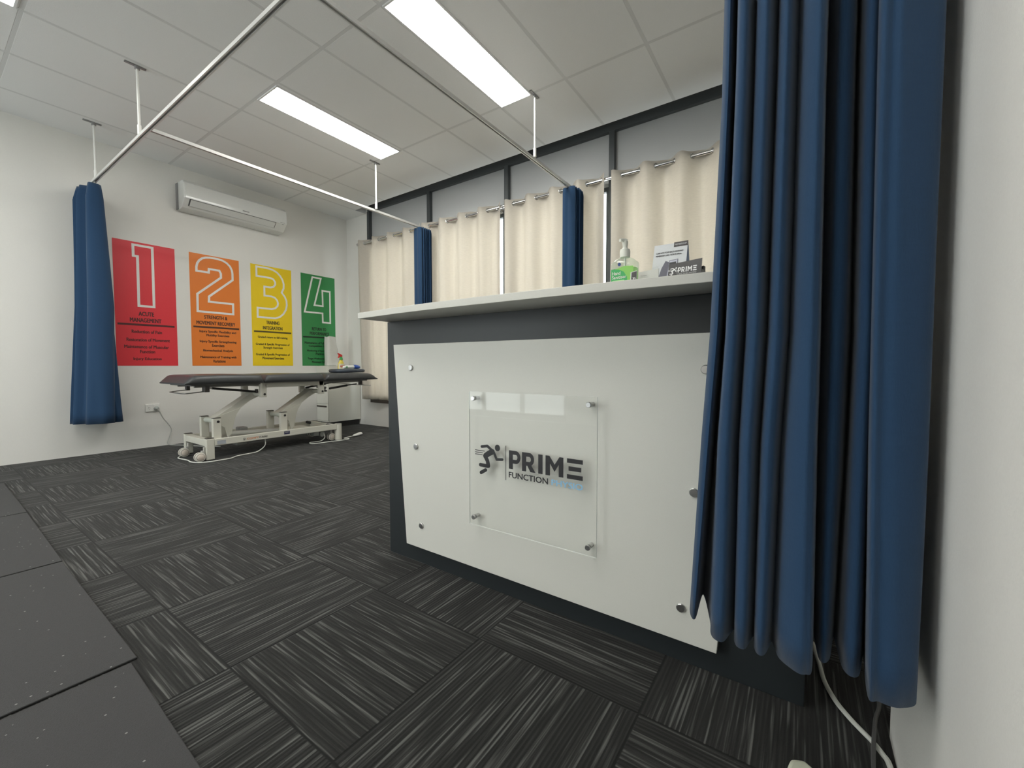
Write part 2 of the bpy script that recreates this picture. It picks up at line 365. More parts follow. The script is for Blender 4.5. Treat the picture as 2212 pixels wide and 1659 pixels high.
for p, lb in (((2.325, 3.545), 'long white panel light in the ceiling nearer the poster wall, above the treatment bed'),
              ((-.140, 3.815), 'white panel light cut off at the top left corner of the photo'),
              ((-.155, 1.37), 'white panel light over the gym mats, unseen, added for room light'),  # this and the next two: unseen panel lights, added to brighten the room
              ((-2.553, 3.81), 'white panel light at the far left of the mats, unseen, added for room light'),
              ((-2.553, 1.37), 'white panel light at the near left of the mats, unseen, added for room light')):
    copy_tree(L0, (*p, H), lb)

# ================================================================== CURTAIN TRACKS
def track(a, b, rods, label):
    t = thing('curtain_track', label, 'curtain track', a, 'suspended curtain tracks')
    A = Vector(a); B = Vector(b); d = (B-A).normalized(); s = Vector((-d.y, d.x, 0))
    m = MB()
    prof = [(-.014, 0), (-.014, -.022), (-.006, -.022), (-.006, -.019), (-.011, -.019), (-.011, -.003), (.011, -.003), (.011, -.019), (.006, -.019), (.006, -.022), (.014, -.022), (.014, 0)]
    m.prism([(u, w) for u, w in prof], lambda u, w, q: A+d*q+s*u+Vector((0, 0, w)), 0, (B-A).length)
    m.build('rail', ALU, t, smooth=0)
    for x, y in rods:
        r = MB().cyl((x, y, 2.545), (x, y, H), .0085, 14).build('hanger_rod', WHITEP, t)
        e = MB().cyl((x, y, 2.531), (x, y, 2.60), .0125, 14); e.build('end_fitting', WHITEP, r)
        c = MB().box(x-.07, x+.05, y-.01, y+.01, H-.008, H-.0005); c.cyl((x, y, H-.025), (x, y, H-.006), .016, 14); c.build('ceiling_bracket', mat('grey_metal', (.3, .3, .3), .4, .5), r)
    return t
track((1.045, -.16, 2.531), (1.045, 5.60, 2.531), ((1.047, 5.246), (1.042, 4.008)), 'long aluminium curtain track running toward the poster wall')
track((1.06, 3.83, 2.531), (3.70, 3.83, 2.531), ((2.944, 3.80),), 'aluminium curtain track over the bed ending at the far blue curtain')
track((1.06, 1.835, 2.531), (3.70, 1.835, 2.531), ((2.953, 1.82),), 'aluminium curtain track crossing in front of the larger panel light')

# ================================================================== BLUE CURTAINS
def sheet(name, levels, parent=None, matl=BLUE, nz=26, sub=5, solid=.0016, wob=.0, hem=None):
    # levels: [(z, [(x,y)...])...] high to low, same count; lofted with smooth plan curves
    plans = [(z, crom([(x, y, 0) for x, y in P], sub)) for z, P in levels]
    rows = []; zs = []
    for i in range(len(plans)-1):
        k = max(2, int(nz*abs(plans[i][0]-plans[i+1][0])/abs(plans[0][0]-plans[-1][0])))
        for j in range(k): zs.append((i, j/k))
    zs.append((len(plans)-2, 1.0))
    for i, t in zs:
        z0, A = plans[i]; z1, B_ = plans[i+1]; z = z0+(z1-z0)*t
        row = []
        for q, (a, b_) in enumerate(zip(A, B_)):
            p = a.lerp(b_, t)
            n = noise.noise(Vector((q*.21, z*1.3, len(A)*.1)))*wob
            dz = hem(q/(len(A)-1)) if (hem and i == len(plans)-2) else 0
            row.append((p.x+n, p.y+n*.4, z+dz*t))
        rows.append(row)
    return MB().grid(rows).build(name, matl, parent, smooth=80, solid=solid)

# near curtain: plan points (depth, y at eye rows, near hem)
NC = [(1.060, .155, .169, .178, .203), (.960, .149, .163, .175, .192), (.930, .132, .143, .155, .176), (1.040, .137, .149, .160, .180), (.940, .121, .130, .140, .148)]
CR = [(.121, .130, .140, .147), (.091, .096, .103, .104), (.055, .059, .067, .070), (.023, .025, .033, .039)]   # creases of the three narrow folds
for a, b in zip(CR[:-1], CR[1:]):
    for t_, x_ in ((.18, .896), (.42, .879), (.72, .884)): NC.append((x_, *[p+(q-p)*t_ for p, q in zip(a, b)]))
    NC.append((.935, *b))
NC += [(.890, .013, .014, .021, .025), (.868, .001, .001, .004, .004), (.866, -.010, -.012, -.011, -.014), (.885, -.016, -.019, -.019, -.023), (1.000, -.022, -.025, -.025, -.028),
       (.925, -.036, -.038, -.037, -.036), (.935, -.055, -.058, -.056, -.050), (1.020, -.066, -.071, -.069, -.060), (.918, -.070, -.074, -.072, -.070), (.915, -.086, -.091, -.090, -.088), (.990, -.092, -.097, -.098, -.102),
       (.866, -.083, -.087, -.089, -.097), (.860, -.098, -.102, -.104, -.110), (.863, -.112, -.122, -.126, -.135), (.898, -.159, -.160, -.160, -.158), (.955, -.150, -.150, -.150, -.145)]
back = [(1.06, -.125), (1.19, -.120), (1.09, -.095), (1.21, -.075), (1.10, -.05), (1.22, -.01), (1.10, .03), (1.21, .07), (1.12, .11), (1.20, .15)]
def ncl(i, sx=1.0, sy=1.0):
    P = [(1.03+(p[0]-1.03)*sx, p[i]*sy) for p in NC]; return P+[(1.03+(x-1.03)*sx, y*sy) for x, y in back]
t = thing('privacy_curtain', 'large navy blue curtain bunched by the near wall, covering the right end of the counter', 'curtain', (1.03, 0, 2.5), 'navy blue privacy curtains')
sheet('fabric', [(2.50, ncl(1, .82, .93)), (2.3, ncl(1, .93, .97)), (1.385, ncl(1)), (.92, ncl(2)), (.71, ncl(3)), (.326, ncl(4))], t, nz=40, sub=6, wob=.003)
for k in range(12): y = -.14+k*.025; MB().cyl((1.045, y, 2.495), (1.045, y, 2.513), .003, 8).build('track_glider', WHITEP, t)

def zig(x0, x1, y0, y1, n, amp, axis='x'):
    out = []
    for k in range(n+1):
        s_ = k/n; a = amp*(1 if k % 2 else -1)*(.8+.35*random.random())
        out.append((x0+(x1-x0)*s_, y0+(y1-y0)*s_+a) if axis == 'x' else (x0+(x1-x0)*s_+a, y0+(y1-y0)*s_))
    return out
# left curtain near the poster wall
t = thing('privacy_curtain', 'navy blue curtain hanging beside the red poster, flared at the hem', 'curtain', (1.05, 5.4, 2.5), 'navy blue privacy curtains')
top = [(1.10, 5.60), (.965, 5.60), (1.10, 5.56), (.945, 5.55), (1.08, 5.50), (.938, 5.49), (1.05, 5.45), (.945, 5.42), (1.02, 5.38), (.985, 5.31), (.995, 5.265), (1.045, 5.262), (1.085, 5.275), (1.10, 5.31), (1.04, 5.36), (1.12, 5.40), (1.05, 5.45), (1.12, 5.50), (1.14, 5.56)]
midp = [(1.10, 5.60), (.96, 5.60), (1.10, 5.56), (.93, 5.56), (1.08, 5.50), (.918, 5.50), (1.05, 5.45), (.918, 5.43), (1.0, 5.39), (.965, 5.31), (.995, 5.262), (1.06, 5.25), (1.115, 5.265), (1.145, 5.31), (1.06, 5.37), (1.15, 5.40), (1.05, 5.46), (1.15, 5.51), (1.16, 5.57)]
bot = [(1.10, 5.60), (.89, 5.61), (1.08, 5.57), (.87, 5.56), (1.04, 5.51), (.855, 5.50), (1.02, 5.46), (.862, 5.43), (.935, 5.40), (.935, 5.33), (1.005, 5.295), (1.055, 5.27), (1.115, 5.29), (1.125, 5.335), (1.155, 5.325), (1.185, 5.355), (1.10, 5.45), (1.18, 5.50), (1.17, 5.58)]
sheet('fabric', [(2.492, [(1.05+(x-1.05)*.75, y) for x, y in top]), (2.38, top), (1.4, midp), (.326, bot)], t, nz=24, sub=4, wob=.004)
for k in range(10): y = 5.28+k*.03; MB().cyl((1.045, y, 2.485), (1.045, y, 2.513), .003, 8).build('track_glider', WHITEP, t)
# the two at the window end of the cross tracks
for cy, lb, sd in ((3.83, 'navy blue curtain bunched at the window behind the left end of the counter top', 3), (1.835, 'navy blue curtain bunched at the window between the second and third cream panels', 5)):
    random.seed(sd)
    t = thing('privacy_curtain', lb, 'curtain', (3.6, cy, 2.5), 'navy blue privacy curtains')
    Z1 = [(3.62, cy+.04), (3.545, cy+.045), (3.528, cy+.02), (3.535, cy-.01), (3.524, cy-.04), (3.528, cy-.072), (3.545, cy-.085)]
    x = 3.545
    for k in range(5):
        d1 = random.uniform(.05, .08); w_ = random.uniform(.029, .036); Z1 += [(x+w_*.30, cy-.085+d1), (x+w_*.55, cy-.075+d1), (x+w_*.68, cy-.085+random.uniform(-.008, .010)), (x+w_, cy-.088+random.uniform(-.008, .010))]; x += w_
    Z0 = [(3.60+(x-3.60)*.95, cy+(y-cy)*.93) for x, y in Z1]
    Z2 = [(x+random.uniform(-.003, .003), cy+(y-cy)*1.06) for x, y in Z1]
    sheet('fabric', [(2.494, Z0), (2.45, Z1), (1.4, Z1), (.33, Z2)], t, nz=20, sub=4, wob=.003)
    for k in range(8): x = 3.53+k*.022; MB().cyl((x, cy, 2.49), (x, cy, 2.513), .003, 8).build('track_glider', WHITEP, t)

# ================================================================== CREAM CURTAINS ON RODS
XC, ZR = 3.755, 2.575
def rod(y0, y1, label):
    t = thing('curtain_rod', label, 'curtain rod', (XC, (y0+y1)/2, ZR), 'chrome curtain rods')
    MB().cyl((XC, y0, ZR), (XC, y1, ZR), .0145, 20).build('pole', CHROME, t)
    for y in (y0, y1):
        MB().cyl((XC, y-.012, ZR), (XC, y+.012, ZR), .018, 20).build('end_cap', CHROME, t)
    for y in (y0+.05, y1-.05):
        br = MB().cyl((XC, y, ZR-.022), (XR-.012, y, ZR-.022), .007, 12); br.cyl((XC, y-.006, ZR-.018), (XC, y+.006, ZR-.018), .020, 18); br.cyl((XR-.018, y, ZR-.022), (XR-.010, y, ZR-.022), .026, 18); br.build('bracket', CHROME, t)
rod(2.735, 5.27, 'chrome rod holding the two cream curtains farthest from the counter end')
rod(-.10, 2.700, 'chrome rod holding the cream curtains behind the sanitiser')
def cream(y1, y0, label, ph, seed):
    rnd = random.Random(seed); n = 4; L = y1-y0
    t = thing('window_curtain', label, 'curtain', (XC, (y0+y1)/2, ZR), 'cream eyelet curtains along the windows')
    rows = []; M = 120; sgn = ph
    kk = [rnd.uniform(.8, 1.2) for _ in range(12)]; pp = [rnd.uniform(-.9, .9) for _ in range(12)]
    for iz in range(34):
        s_ = iz/33; z = ZR+.045-s_*(ZR+.045-.385); row = []
        for i in range(M+1):
            q = i/M; y = y1-L*q
            w = math.sin(2*PI*n*q+sgn); k = int(q*n*2) % 12
            a = .044*(1-.50*s_)
            x = XC+a*w*(1+.25*(kk[k]-1)*s_)
            x += s_*.010*math.sin(2*PI*(n*2.7)*q+pp[k % 4]+z*.7)+.006*s_*noise.noise(Vector((q*9, z*1.7, seed)))
            x += .0035*noise.noise(Vector((q*22, z*6, seed+5)))
            yy = y+.012*s_*math.sin(z*2+seed+q*5)
            zz = z+(.010*noise.noise(Vector((q*5, 3, seed)))*s_) + (.006*math.cos(2*PI*n*q*2) if iz == 0 else 0)
            row.append((x, yy, zz))
        rows.append(row)
    fab = MB().grid(rows).build('fabric', CREAM, t, smooth=80, solid=.0015)
    # top hem band line and eyelets at every crossing of the rod
    src = None
    for k in range(2*n):
        q = ((k*PI-sgn) % (2*PI*n))/(2*PI*n); y = y1-L*q
        slope = math.cos(2*PI*n*q+sgn)
        loc = Vector((XC, y, ZR)); 
        if src is None:
            m = MB(); pts = [(math.cos(a)*.0215, 0, math.sin(a)*.0215) for a in [2*PI*j/24 for j in range(25)]]; m.tube(pts, .0042, 8)
            src = m.build('eyelet', CHROME, t); src.location = loc-Vector(t.location); e = src
        else:
            e = src.copy(); C.objects.link(e); e.parent = t; e.location = loc-Vector(t.location)
        e.rotation_euler = (0, 0, math.radians(-38 if slope > 0 else 38))
    return t
cream(5.215, 3.965, 'cream linen curtain at the far corner, lowest part visible left of the counter', -2.2, 3)
cream(3.945, 2.735, 'cream linen curtain right of the blue curtain over the counter top left end', -2.4, 11)
cream(2.672, 1.548, 'cream linen curtain half hidden by the nearer blue window curtain', -2.2, 23)
cream(1.480, .30, 'cream linen curtain directly behind the sanitiser and card stand', -2.0, 37)

# ================================================================== POSTERS
bwall = lambda u, v, d: (u, YB-d, v)
def poster(x0, x1, col, digit, lines, bar, label, nm):
    t = thing('wall_poster', label, 'poster', (x0, YB, .86), 'numbered posters on the back wall')
    MB().box(x0, x1, YB-.0022, YB-.0003, .860, 2.124).build('sheet', mat(nm, col, .42, spec=.4), t, smooth=0)
    MB().ring(digit, .0225, bwall, .0024, .0034).build('number_outline', mat('white_ink', (.80, .79, .77), .45), t, smooth=0)
    dark = mat('ink_'+nm, tuple(c*.10+.008 for c in col), .5)
    MB().box(bar[0], bar[1], YB-.0034, YB-.0024, bar[2]-.010, bar[2]+.010).build('rule', dark, t, smooth=0)
    for (s, u0, u1, zc, hh, title) in lines:
        a = MB(); put_text(a, s, u0, u1, zc-hh/2, zc+hh/2, bwall, .0028, .045 if title else .040)
        a.build('title_line' if title else 'body_line', dark, t, smooth=0)
D1 = [(1.371, 2.104), (1.549, 2.104), (1.547, 1.465), (1.401, 1.465), (1.404, 1.969), (1.371, 1.969)]
D2 = [(1.914, 1.917), (1.915, 1.975), (1.925, 2.02), (1.945, 2.055), (1.975, 2.085), (2.015, 2.104), (2.06, 2.112), (2.145, 2.112), (2.195, 2.103), (2.240, 2.080), (2.275, 2.045), (2.295, 2.0), (2.301, 1.96), (2.301, 1.877), (2.052, 1.650), (2.050, 1.607), (2.299, 1.607), (2.298, 1.464), (1.914, 1.464), (1.916, 1.675), (2.156, 1.895), (2.156, 1.935), (2.145, 1.958), (2.058, 1.958), (2.055, 1.917)]
D3 = [(2.549, 1.970), (2.550, 2.110), (2.71, 2.110), (2.77, 2.098), (2.82, 2.073), (2.86, 2.035), (2.89, 1.985), (2.905, 1.93), (2.903, 1.87), (2.879, 1.817), (2.915, 1.77), (2.937, 1.715), (2.940, 1.655), (2.925, 1.59), (2.89, 1.53), (2.84, 1.485), (2.78, 1.462), (2.551, 1.460), (2.553, 1.598), (2.735, 1.598), (2.775, 1.613), (2.798, 1.64), (2.804, 1.668), (2.795, 1.70), (2.772, 1.725), (2.735, 1.737), (2.638, 1.737), (2.639, 1.873), (2.725, 1.873), (2.757, 1.885), (2.774, 1.91), (2.774, 1.935), (2.757, 1.96), (2.725, 1.971)]
D4 = [(3.281, 2.100), (3.431, 2.100), (3.327, 1.716), (3.427, 1.716), (3.423, 1.933), (3.561, 1.933), (3.560, 1.463), (3.423, 1.463), (3.421, 1.591), (3.156, 1.589)]
T, B = (.042, True), (.033, False)
poster(1.225, 1.728, (.74, .040, .055), D1, [('ACUTE', 1.408, 1.532, 1.396, *T), ('MANAGEMENT', 1.338, 1.592, 1.330, *T), ('Reduction of Pain', 1.348, 1.594, 1.212, *B), ('Restoration of Movement', 1.306, 1.660, 1.128, *B), ('Maintenance of Muscular', 1.286, 1.650, 1.056, *B), ('Function', 1.409, 1.530, 1.005, *B), ('Injury Education', 1.354, 1.583, .928, *B)], (1.241, 1.706, 1.282), 'red poster with a large outlined number 1', 'red_vinyl')
poster(1.859, 2.362, (.80, .215, .030), D2, [('STRENGTH &', 1.988, 2.221, 1.418, .040, True), ('MOVEMENT RECOVERY', 1.911, 2.303, 1.350, .040, True), ('Injury Specific Flexibility and', 1.937, 2.310, 1.250, *B), ('Mobility Exercises', 2.004, 2.237, 1.207, *B), ('Injury Specific Strengthening', 1.937, 2.312, 1.136, *B), ('Exercises', 2.057, 2.181, 1.096, *B), ('Biomechanical Analysis', 1.968, 2.271, 1.032, *B), ('Maintenance of Training with', 1.938, 2.307, .956, *B), ('Variations', 2.061, 2.190, .912, *B)], (1.879, 2.346, 1.301), 'orange poster with a large outlined number 2', 'orange_vinyl')
poster(2.492, 2.995, (.86, .62, .012), D3, [('TRAINING', 2.664, 2.826, 1.411, .042, True), ('INTEGRATION', 2.623, 2.864, 1.342, .042, True), ('Graded return to full training', 2.559, 2.927, 1.220, *B), ('Graded & Specific Progression of', 2.532, 2.953, 1.130, *B), ('Strength Exercises', 2.622, 2.862, 1.087, *B), ('Graded & Specific Progression of', 2.531, 2.953, 1.000, *B), ('Movement Exercises', 2.608, 2.875, .957, *B)], (2.514, 2.979, 1.291), 'yellow poster with a large outlined number 3', 'yellow_vinyl')
poster(3.125, 3.628, (.038, .25, .075), D4, [('RETURN TO', 3.271, 3.481, 1.374, .042, True), ('PERFORMANCE', 3.239, 3.525, 1.311, .042, True), ('Maintenance of Full Power &', 3.162, 3.590, 1.178, *B), ('Competition Fitness', 3.220, 3.530, 1.133, *B), ('Monitoring of Sport & Injury', 3.194, 3.570, 1.066, *B), ('Practices', 3.320, 3.440, 1.026, *B), ('Target Weaknesses Through', 3.202, 3.560, .956, *B), ('Movement Control', 3.261, 3.510, .912, *B)], (3.141, 3.610, 1.258), 'green poster with a large outlined number 4, lower right corner covered', 'green_vinyl')

# ================================================================== AIR CONDITIONER
t = thing('air_conditioner', 'white wall-mounted air conditioner above the orange and yellow posters', 'air conditioner', (2.27, YB, 2.55))
x0, x1 = 1.765, 2.845
prof = [(.0, 2.845), (.165, 2.838), (.205, 2.80), (.215, 2.69), (.212, 2.640), (.135, 2.560), (.03, 2.545), (0, 2.545)]
MB().prism(prof, lambda u, v, d: (d, YB-u, v), x0, x1).build('casing', ACW, t, bevel=.008, seg=3)
pf = [(.166, 2.842), (.208, 2.805), (.221, 2.69), (.216, 2.640), (.210, 2.640), (.214, 2.69), (.202, 2.80), (.162, 2.836)]
MB().prism(pf, lambda u, v, d: (d, YB-u, v), x0+.012, x1-.004).build('front_panel', ACW, t, bevel=.002)
MB().prism([(.2135, 2.6345), (.2165, 2.6315), (.1650, 2.5780), (.1620, 2.5810)], lambda u, v, d: (d, YB-u, v), x0+.06, x1-.14).build('louvre', ACW, t, bevel=.001)
MB().prism([(.2100, 2.6410), (.2125, 2.6385), (.1560, 2.5798), (.1535, 2.5823)], lambda u, v, d: (d, YB-u, v), x0+.05, x1-.13).build('outlet_slot', ACD, t, smooth=0)
MB().box(2.33, 2.40, YB-.2215, YB-.2195, 2.664, 2.672).build('badge', mat('badge_grey', (.2, .2, .2), .4), t, smooth=0)
MB().box(2.76, 2.82, YB-.2205, YB-.2185, 2.652, 2.655).build('badge', MT['badge_grey'], t, smooth=0)
MB().prism([(.2080, 2.6390), (.2095, 2.6375), (.1945, 2.6220), (.1930, 2.6235)], lambda u, v, d: (d, YB-u, v), 2.785, 2.807).build('sensor_window', BLK, t, smooth=0)
bk = MB().box(x0-.008, x0+.004, YB-.05, YB-.001, 2.55, 2.83); bk.build('mounting_plate', mat('grey_metal2', (.25, .25, .25), .5), t, smooth=0)

# ================================================================== WALL OUTLET AND BED LEAD
t = thing('power_outlet', 'white double power outlet low on the back wall left of the bed', 'power outlet', (1.49, YB, .42))
MB().box(1.430, 1.550, YB-.012, YB-.0005, .375, .455).build('plate', WHITEP, t, bevel=.003)
for x in (1.462, 1.515):
    m = MB(); m.obox((x-.008, YB-.0125, .412), (x-.004, YB-.0125, .422), .002, .004, (0, 1, 0)); m.obox((x+.008, YB-.0125, .412), (x+.004, YB-.0125, .422), .002, .004, (0, 1, 0)); m.obox((x, YB-.0125, .396), (x, YB-.0125, .404), .002, .004, (0, 1, 0)); m.build('socket', BLK, t, smooth=0)
    MB().box(x-.020, x-.008, YB-.016, YB-.012, .432, .448).build('switch', WHITEP, t, bevel=.001)
t = thing('power_lead', 'grey white power lead plugged into the outlet, draping down to the bed', 'cable', (1.52, YB, .40))
MB().lathe([(.0, 0), (.021, .001), (.022, .018), (.016, .030), (.010, .034), (0, .035)], (1.519, YB-.0125, .408), (0, -1, 0), 20).build('plug', mat('grey_plastic', (.38, .41, .39), .5), t)
pts = crom([(1.522, YB-.045, .400), (1.535, YB-.05, .375), (1.570, YB-.03, .30), (1.610, YB-.025, .235), (1.640, YB-.02, .17), (1.625, YB-.02, .10), (1.602, YB-.02, .03), (1.615, YB-.03, .008), (1.64, YB-.08, .005), (1.70, YB-.20, .005), (1.78, YB-.40, .005), (1.88, YB-.62, .010)], 6)
MB().tube(pts, .0045, 8).build('cord', mat('grey_cord', (.45, .45, .43), .5), t)

# ================================================================== DRAWER CABINET + THINGS
t = thing('drawer_cabinet', 'white drawer cabinet in the corner behind the bed under the green poster', 'cabinet', (3.58, 5.51, 0))
CW = mat('cabinet_white', (.68, .68, .62), .45)
MB().box(3.332, XR-.006, 5.372, YB-.004, .075, .858).build('body', CW, t, bevel=.002)
MB().box(3.37, XR-.02, 5.395, YB-.01, .0, .075).build('toe_kick', BLK, t, smooth=0)
for z0, z1 in ((.078, .093), (.097, .325), (.329, .590), (.594, .853)):
    d = MB().box(3.316, 3.331, 5.376, YB-.008, z0, z1).build('drawer', CW, t, bevel=.002)
    if .09 < z0 < .5: MB().box(3.3125, 3.3170, 5.405, YB-.012, z1-.042, z1-.020).build('finger_slot', mat('slot_brown', (.06, .05, .04), .5), d, smooth=0)
tt = thing('folded_sheet', 'white draped sheet standing on the cabinet, overlapping the green poster', 'cloth', (3.47, 5.52, .858))
rows = []
for iz in range(15):
    s_ = iz/14; z = .862+.405*s_; row = []
    for k in range(40):
        a = 2*PI*k/40; wx = .064+(1-s_)*.038; wy = .055
        ca, sa = math.cos(a), math.sin(a)
        sx = math.copysign(abs(ca)**.5, ca); sy = math.copysign(abs(sa)**.5, sa)
        n = .010*noise.noise(Vector((k*.35+s_*2.2, s_*2.5, 1)))
        row.append((3.462+(wx+n*.6)*sx+.036*(1-s_), 5.535+(wy+n)*sy, z+.006*math.sin(k*.5)*s_))
    rows.append(row)
m = MB().grid(rows, closed=True); k0 = len(rows)-1
m.add(rows[-1], [tuple(range(40))]); m.build('cloth', cloth('white_sheet', (.74, .74, .70), .15, 700, .4), tt, smooth=60)

# ================================================================== TREATMENT BED
bed = thing('treatment_bed', 'grey padded treatment bed on a cream electric lift frame with castors', 'treatment table', (2.25, 4.64, 0))
def cushion(x0, x1, tl, tr, zt=.768):
    # soft pad lofted along X with pillowed top, tapered ends where asked
    y0, y1 = 4.315, 4.975; zb = .690; rows = []; nx = 26
    for i in range(nx+1):
        s_ = i/nx; x = x0+(x1-x0)*s_; h = zt-zb
        el = min(1, (x-x0)/(.085 if tl else .03)); er = min(1, (x1-x)/(.14 if tr else .03))
        k = min(el, er); k = k*(2-k) if (tl and el < 1) or (tr and er < 1) else (k*(2-k))**.5
        hh = max(.014 if (tl or tr) and k < .9 else .02, h*k+.0)+.006*math.sin(PI*s_)
        yi = .0 if k >= 1 else (1-k)*.02
        zc = zb+.003*(1-k); row = []
        for a, b_ in ((0, .35), (.0, .62), (.012, .86), (.035, .97), (.08, 1.0), (.2, 1.02), (.33, 1.03), (.46, 1.02), (.58, 1.0), (.625, .97), (.648, .86), (.66, .62), (.66, .35), (.655, .1), (.63, 0), (.33, 0), (.03, 0), (.005, .1)):
            w = y1-y0-2*yi; row.append((x, y0+yi+a/.66*w, zc+hh*b_))
        rows.append(row)
    m = MB().grid(rows, closed=True); m.add(rows[0], [tuple(range(18))]); m.add(rows[-1], [tuple(range(18))])
    return m.build('cushion', VIN, bed, smooth=75)
cushion(1.365, 2.006, True, False, .772); cushion(2.016, 2.640, False, False, .771); cushion(2.650, 3.345, False, True, .767)
m = MB().box(1.43, 2.000, 4.39, 4.90, .678, .692); m.build('deck_board', mat('deck_grey', (.16, .16, .155), .5), bed, smooth=0)
MB().box(2.665, 3.23, 4.39, 4.90, .678, .692).build('deck_board', MT['deck_grey'], bed, smooth=0)
m = MB()
for y in (4.395, 4.865):
    m.box(2.045, 2.665, y, y+.035, .642, .690)
m.box(2.03, 2.06, 4.43, 4.865, .65, .69); m.box(2.62, 2.65, 4.43, 4.865, .65, .69)
m.build('seat_frame', BEDM, bed, bevel=.004)
m = MB()
for y in (4.44, 4.83): m.box(1.47, 2.02, y, y+.022, .662, .680)
m.build('leg_section_frame', mat('frame_grey', (.28, .275, .25), .5), bed, bevel=.002)
m = MB()
for y in (4.44, 4.83): m.box(2.66, 3.18, y, y+.022, .662, .680)
m.build('head_section_frame', MT['frame_grey'], bed, bevel=.002)
for x in (2.000, 2.612):
    for y in (4.395, 4.790):
        b_ = MB().box(x, x+.060, y, y+.035, .547, .690).build('lift_bracket', BEDM, bed, bevel=.004)
        MB().cyl((x+.038, y-.005, .576), (x+.038, y+.04, .576), .011, 16).build('bolt_cap', BLK, b_)
    MB().cyl((x+.030, 4.42, .575), (x+.030, 4.80, .575), .022, 20).build('cross_tube', BEDM, bed)
MB().box(2.690, 2.708, 4.40, 4.43, .568, .586).build('stop_block', BLK, bed, bevel=.002)
def arm(xl, xu):
    # bent lift arm: upper bar, gusset plate and lower pivot tube
    m = MB(); fn = lambda u, v, d: (u, d, v)
    bar = [(xl-.01, .337), (xl+.02, .372), (xu-.045, .588), (xu-.01, .602), (xu+.03, .590), (xu+.035, .556), (xu-.06, .510), (xu-.17, .428), (xl+.20, .372), (xl+.10, .330), (xl, .320)]
    m.prism([(u, v) for u, v in bar], fn, 4.56, 4.68)
    a = m.build('lift_arm', BEDM, bed, bevel=.004)
    g_ = MB()
    for y in (4.552, 4.680):
        g_.prism([(xl+.02, .372), (xu-.15, .445), (xu-.19, .385), (xu-.215, .31), (xu-.235, .20), (xu-.27, .17), (xl+.10, .265), (xl+.03, .32)], fn, y, y+.008)
    g_.build('gusset_plate', BEDM, a, smooth=0)
    MB().cyl((xl+.003, 4.48, .343), (xl+.003, 4.745, .343), .024, 20).build('pivot_tube', mat('pale_green_steel', (.52, .55, .49), .4), a)
arm(1.645, 2.035); arm(2.254, 2.645)
for x in (1.603, 2.212):
    for y in (4.440, 4.715):
        p = MB().box(x, x+.068, y, y+.040, .17, .372).build('lift_post', BEDM, bed, bevel=.005)
        MB().box(x+.001, x+.067, y+.001, y+.039, .372, .378).build('post_cap', mat('dark_cap', (.07, .065, .055), .5), p, bevel=.002)
        if y < 4.5: MB().cyl((x+.042, y-.004, .342), (x+.042, y+.03, .342), .0115, 16).build('bolt_cap', BLK, p)
# base
rf = MB().box(1.600, 2.83, 4.405, 4.440, .128, .190).build('side_rail', BEDM, bed, bevel=.003)
rb = MB().box(1.600, 2.83, 4.905, 4.940, .128, .190).build('side_rail', BEDM, bed, bevel=.003)
bw = lambda u, v, d: (u, 4.405-d, v)
m = MB()
put_text(m, 'COMFY', 1.872, 1.978, .145, .163, bw, .0006, .03); m.build('brand_text', mat('orange_print', (.65, .22, .08), .5), bed, smooth=0)['label'] = 'orange lettering'
m = MB(); put_text(m, 'CARE', 1.983, 2.062, .145, .163, bw, .0006, .03); m.build('brand_text', INK, bed, smooth=0)['label'] = 'black lettering'
m = MB(); m.ring([(1.848+.0125*math.cos(a), .154+.0125*math.sin(a)) for a in [2*PI*k/20 for k in range(20)]], .002, bw, .0003, .0008); m.ball((1.848, 4.404, .154), .005, 10, (1, .3, 1)); m.build('brand_emblem', INK, bed, smooth=0)
m = MB().box(1.620, 1.690, 4.4035, 4.4049, .137, .172); m.build('data_label', mat('label_silver', (.36, .38, .42), .4), bed, smooth=0)
m = MB().box(2.225, 2.283, 4.4035, 4.4049, .148, .180); m.build('name_plate', mat('plate_navy', (.03, .03, .08), .4), bed, smooth=0)
m = MB(); put_text(m, 'COMFY', 2.232, 2.276, .164, .173, bw, .0018, .03); m.build('plate_text', WHITEP, bed, smooth=0)
MB().box(1.536, 1.596, 4.44, 4.90, .130, .188).build('cross_rail', BEDM, bed, bevel=.003)
MB().box(2.79, 2.83, 4.44, 4.905, .130, .185).build('cross_rail', BEDM, bed, bevel=.003)
m = MB().box(1.60, 2.79, 4.46, 4.885, .118, .132); m.build('floor_pan', BEDM, bed, smooth=0)
MB().box(1.68, 2.10, 4.60, 4.70, .133, .158).build('actuator', mat('actuator_grey', (.3, .3, .28), .5), bed, bevel=.004)
MB().cyl((1.78, 4.60, .20), (2.30, 4.62, .168), .022, 18).build('actuator_tube', mat('light_grey_metal', (.5, .5, .47), .4), bed)
MB().box(1.93, 2.01, 4.70, 4.80, .133, .232).build('motor', mat('motor_grey', (.22, .22, .21), .5), bed, bevel=.012, seg=3)
MB().box(2.30, 2.62, 4.50, 4.80, .133, .172).build('control_box', BEDM, bed, bevel=.01)
GB = mat('grey_box', (.35, .36, .34), .5)
MB().box(1.83, 1.92, 4.52, 4.62, .085, .118).build('junction_box', GB, bed, bevel=.003)
MB().box(2.58, 2.64, 4.46, 4.53, .075, .118).build('junction_box', GB, bed, bevel=.003)
MB().cyl((2.68, 4.46, .088), (2.68, 4.53, .088), .03, 16).build('cable_drum', GB, bed)
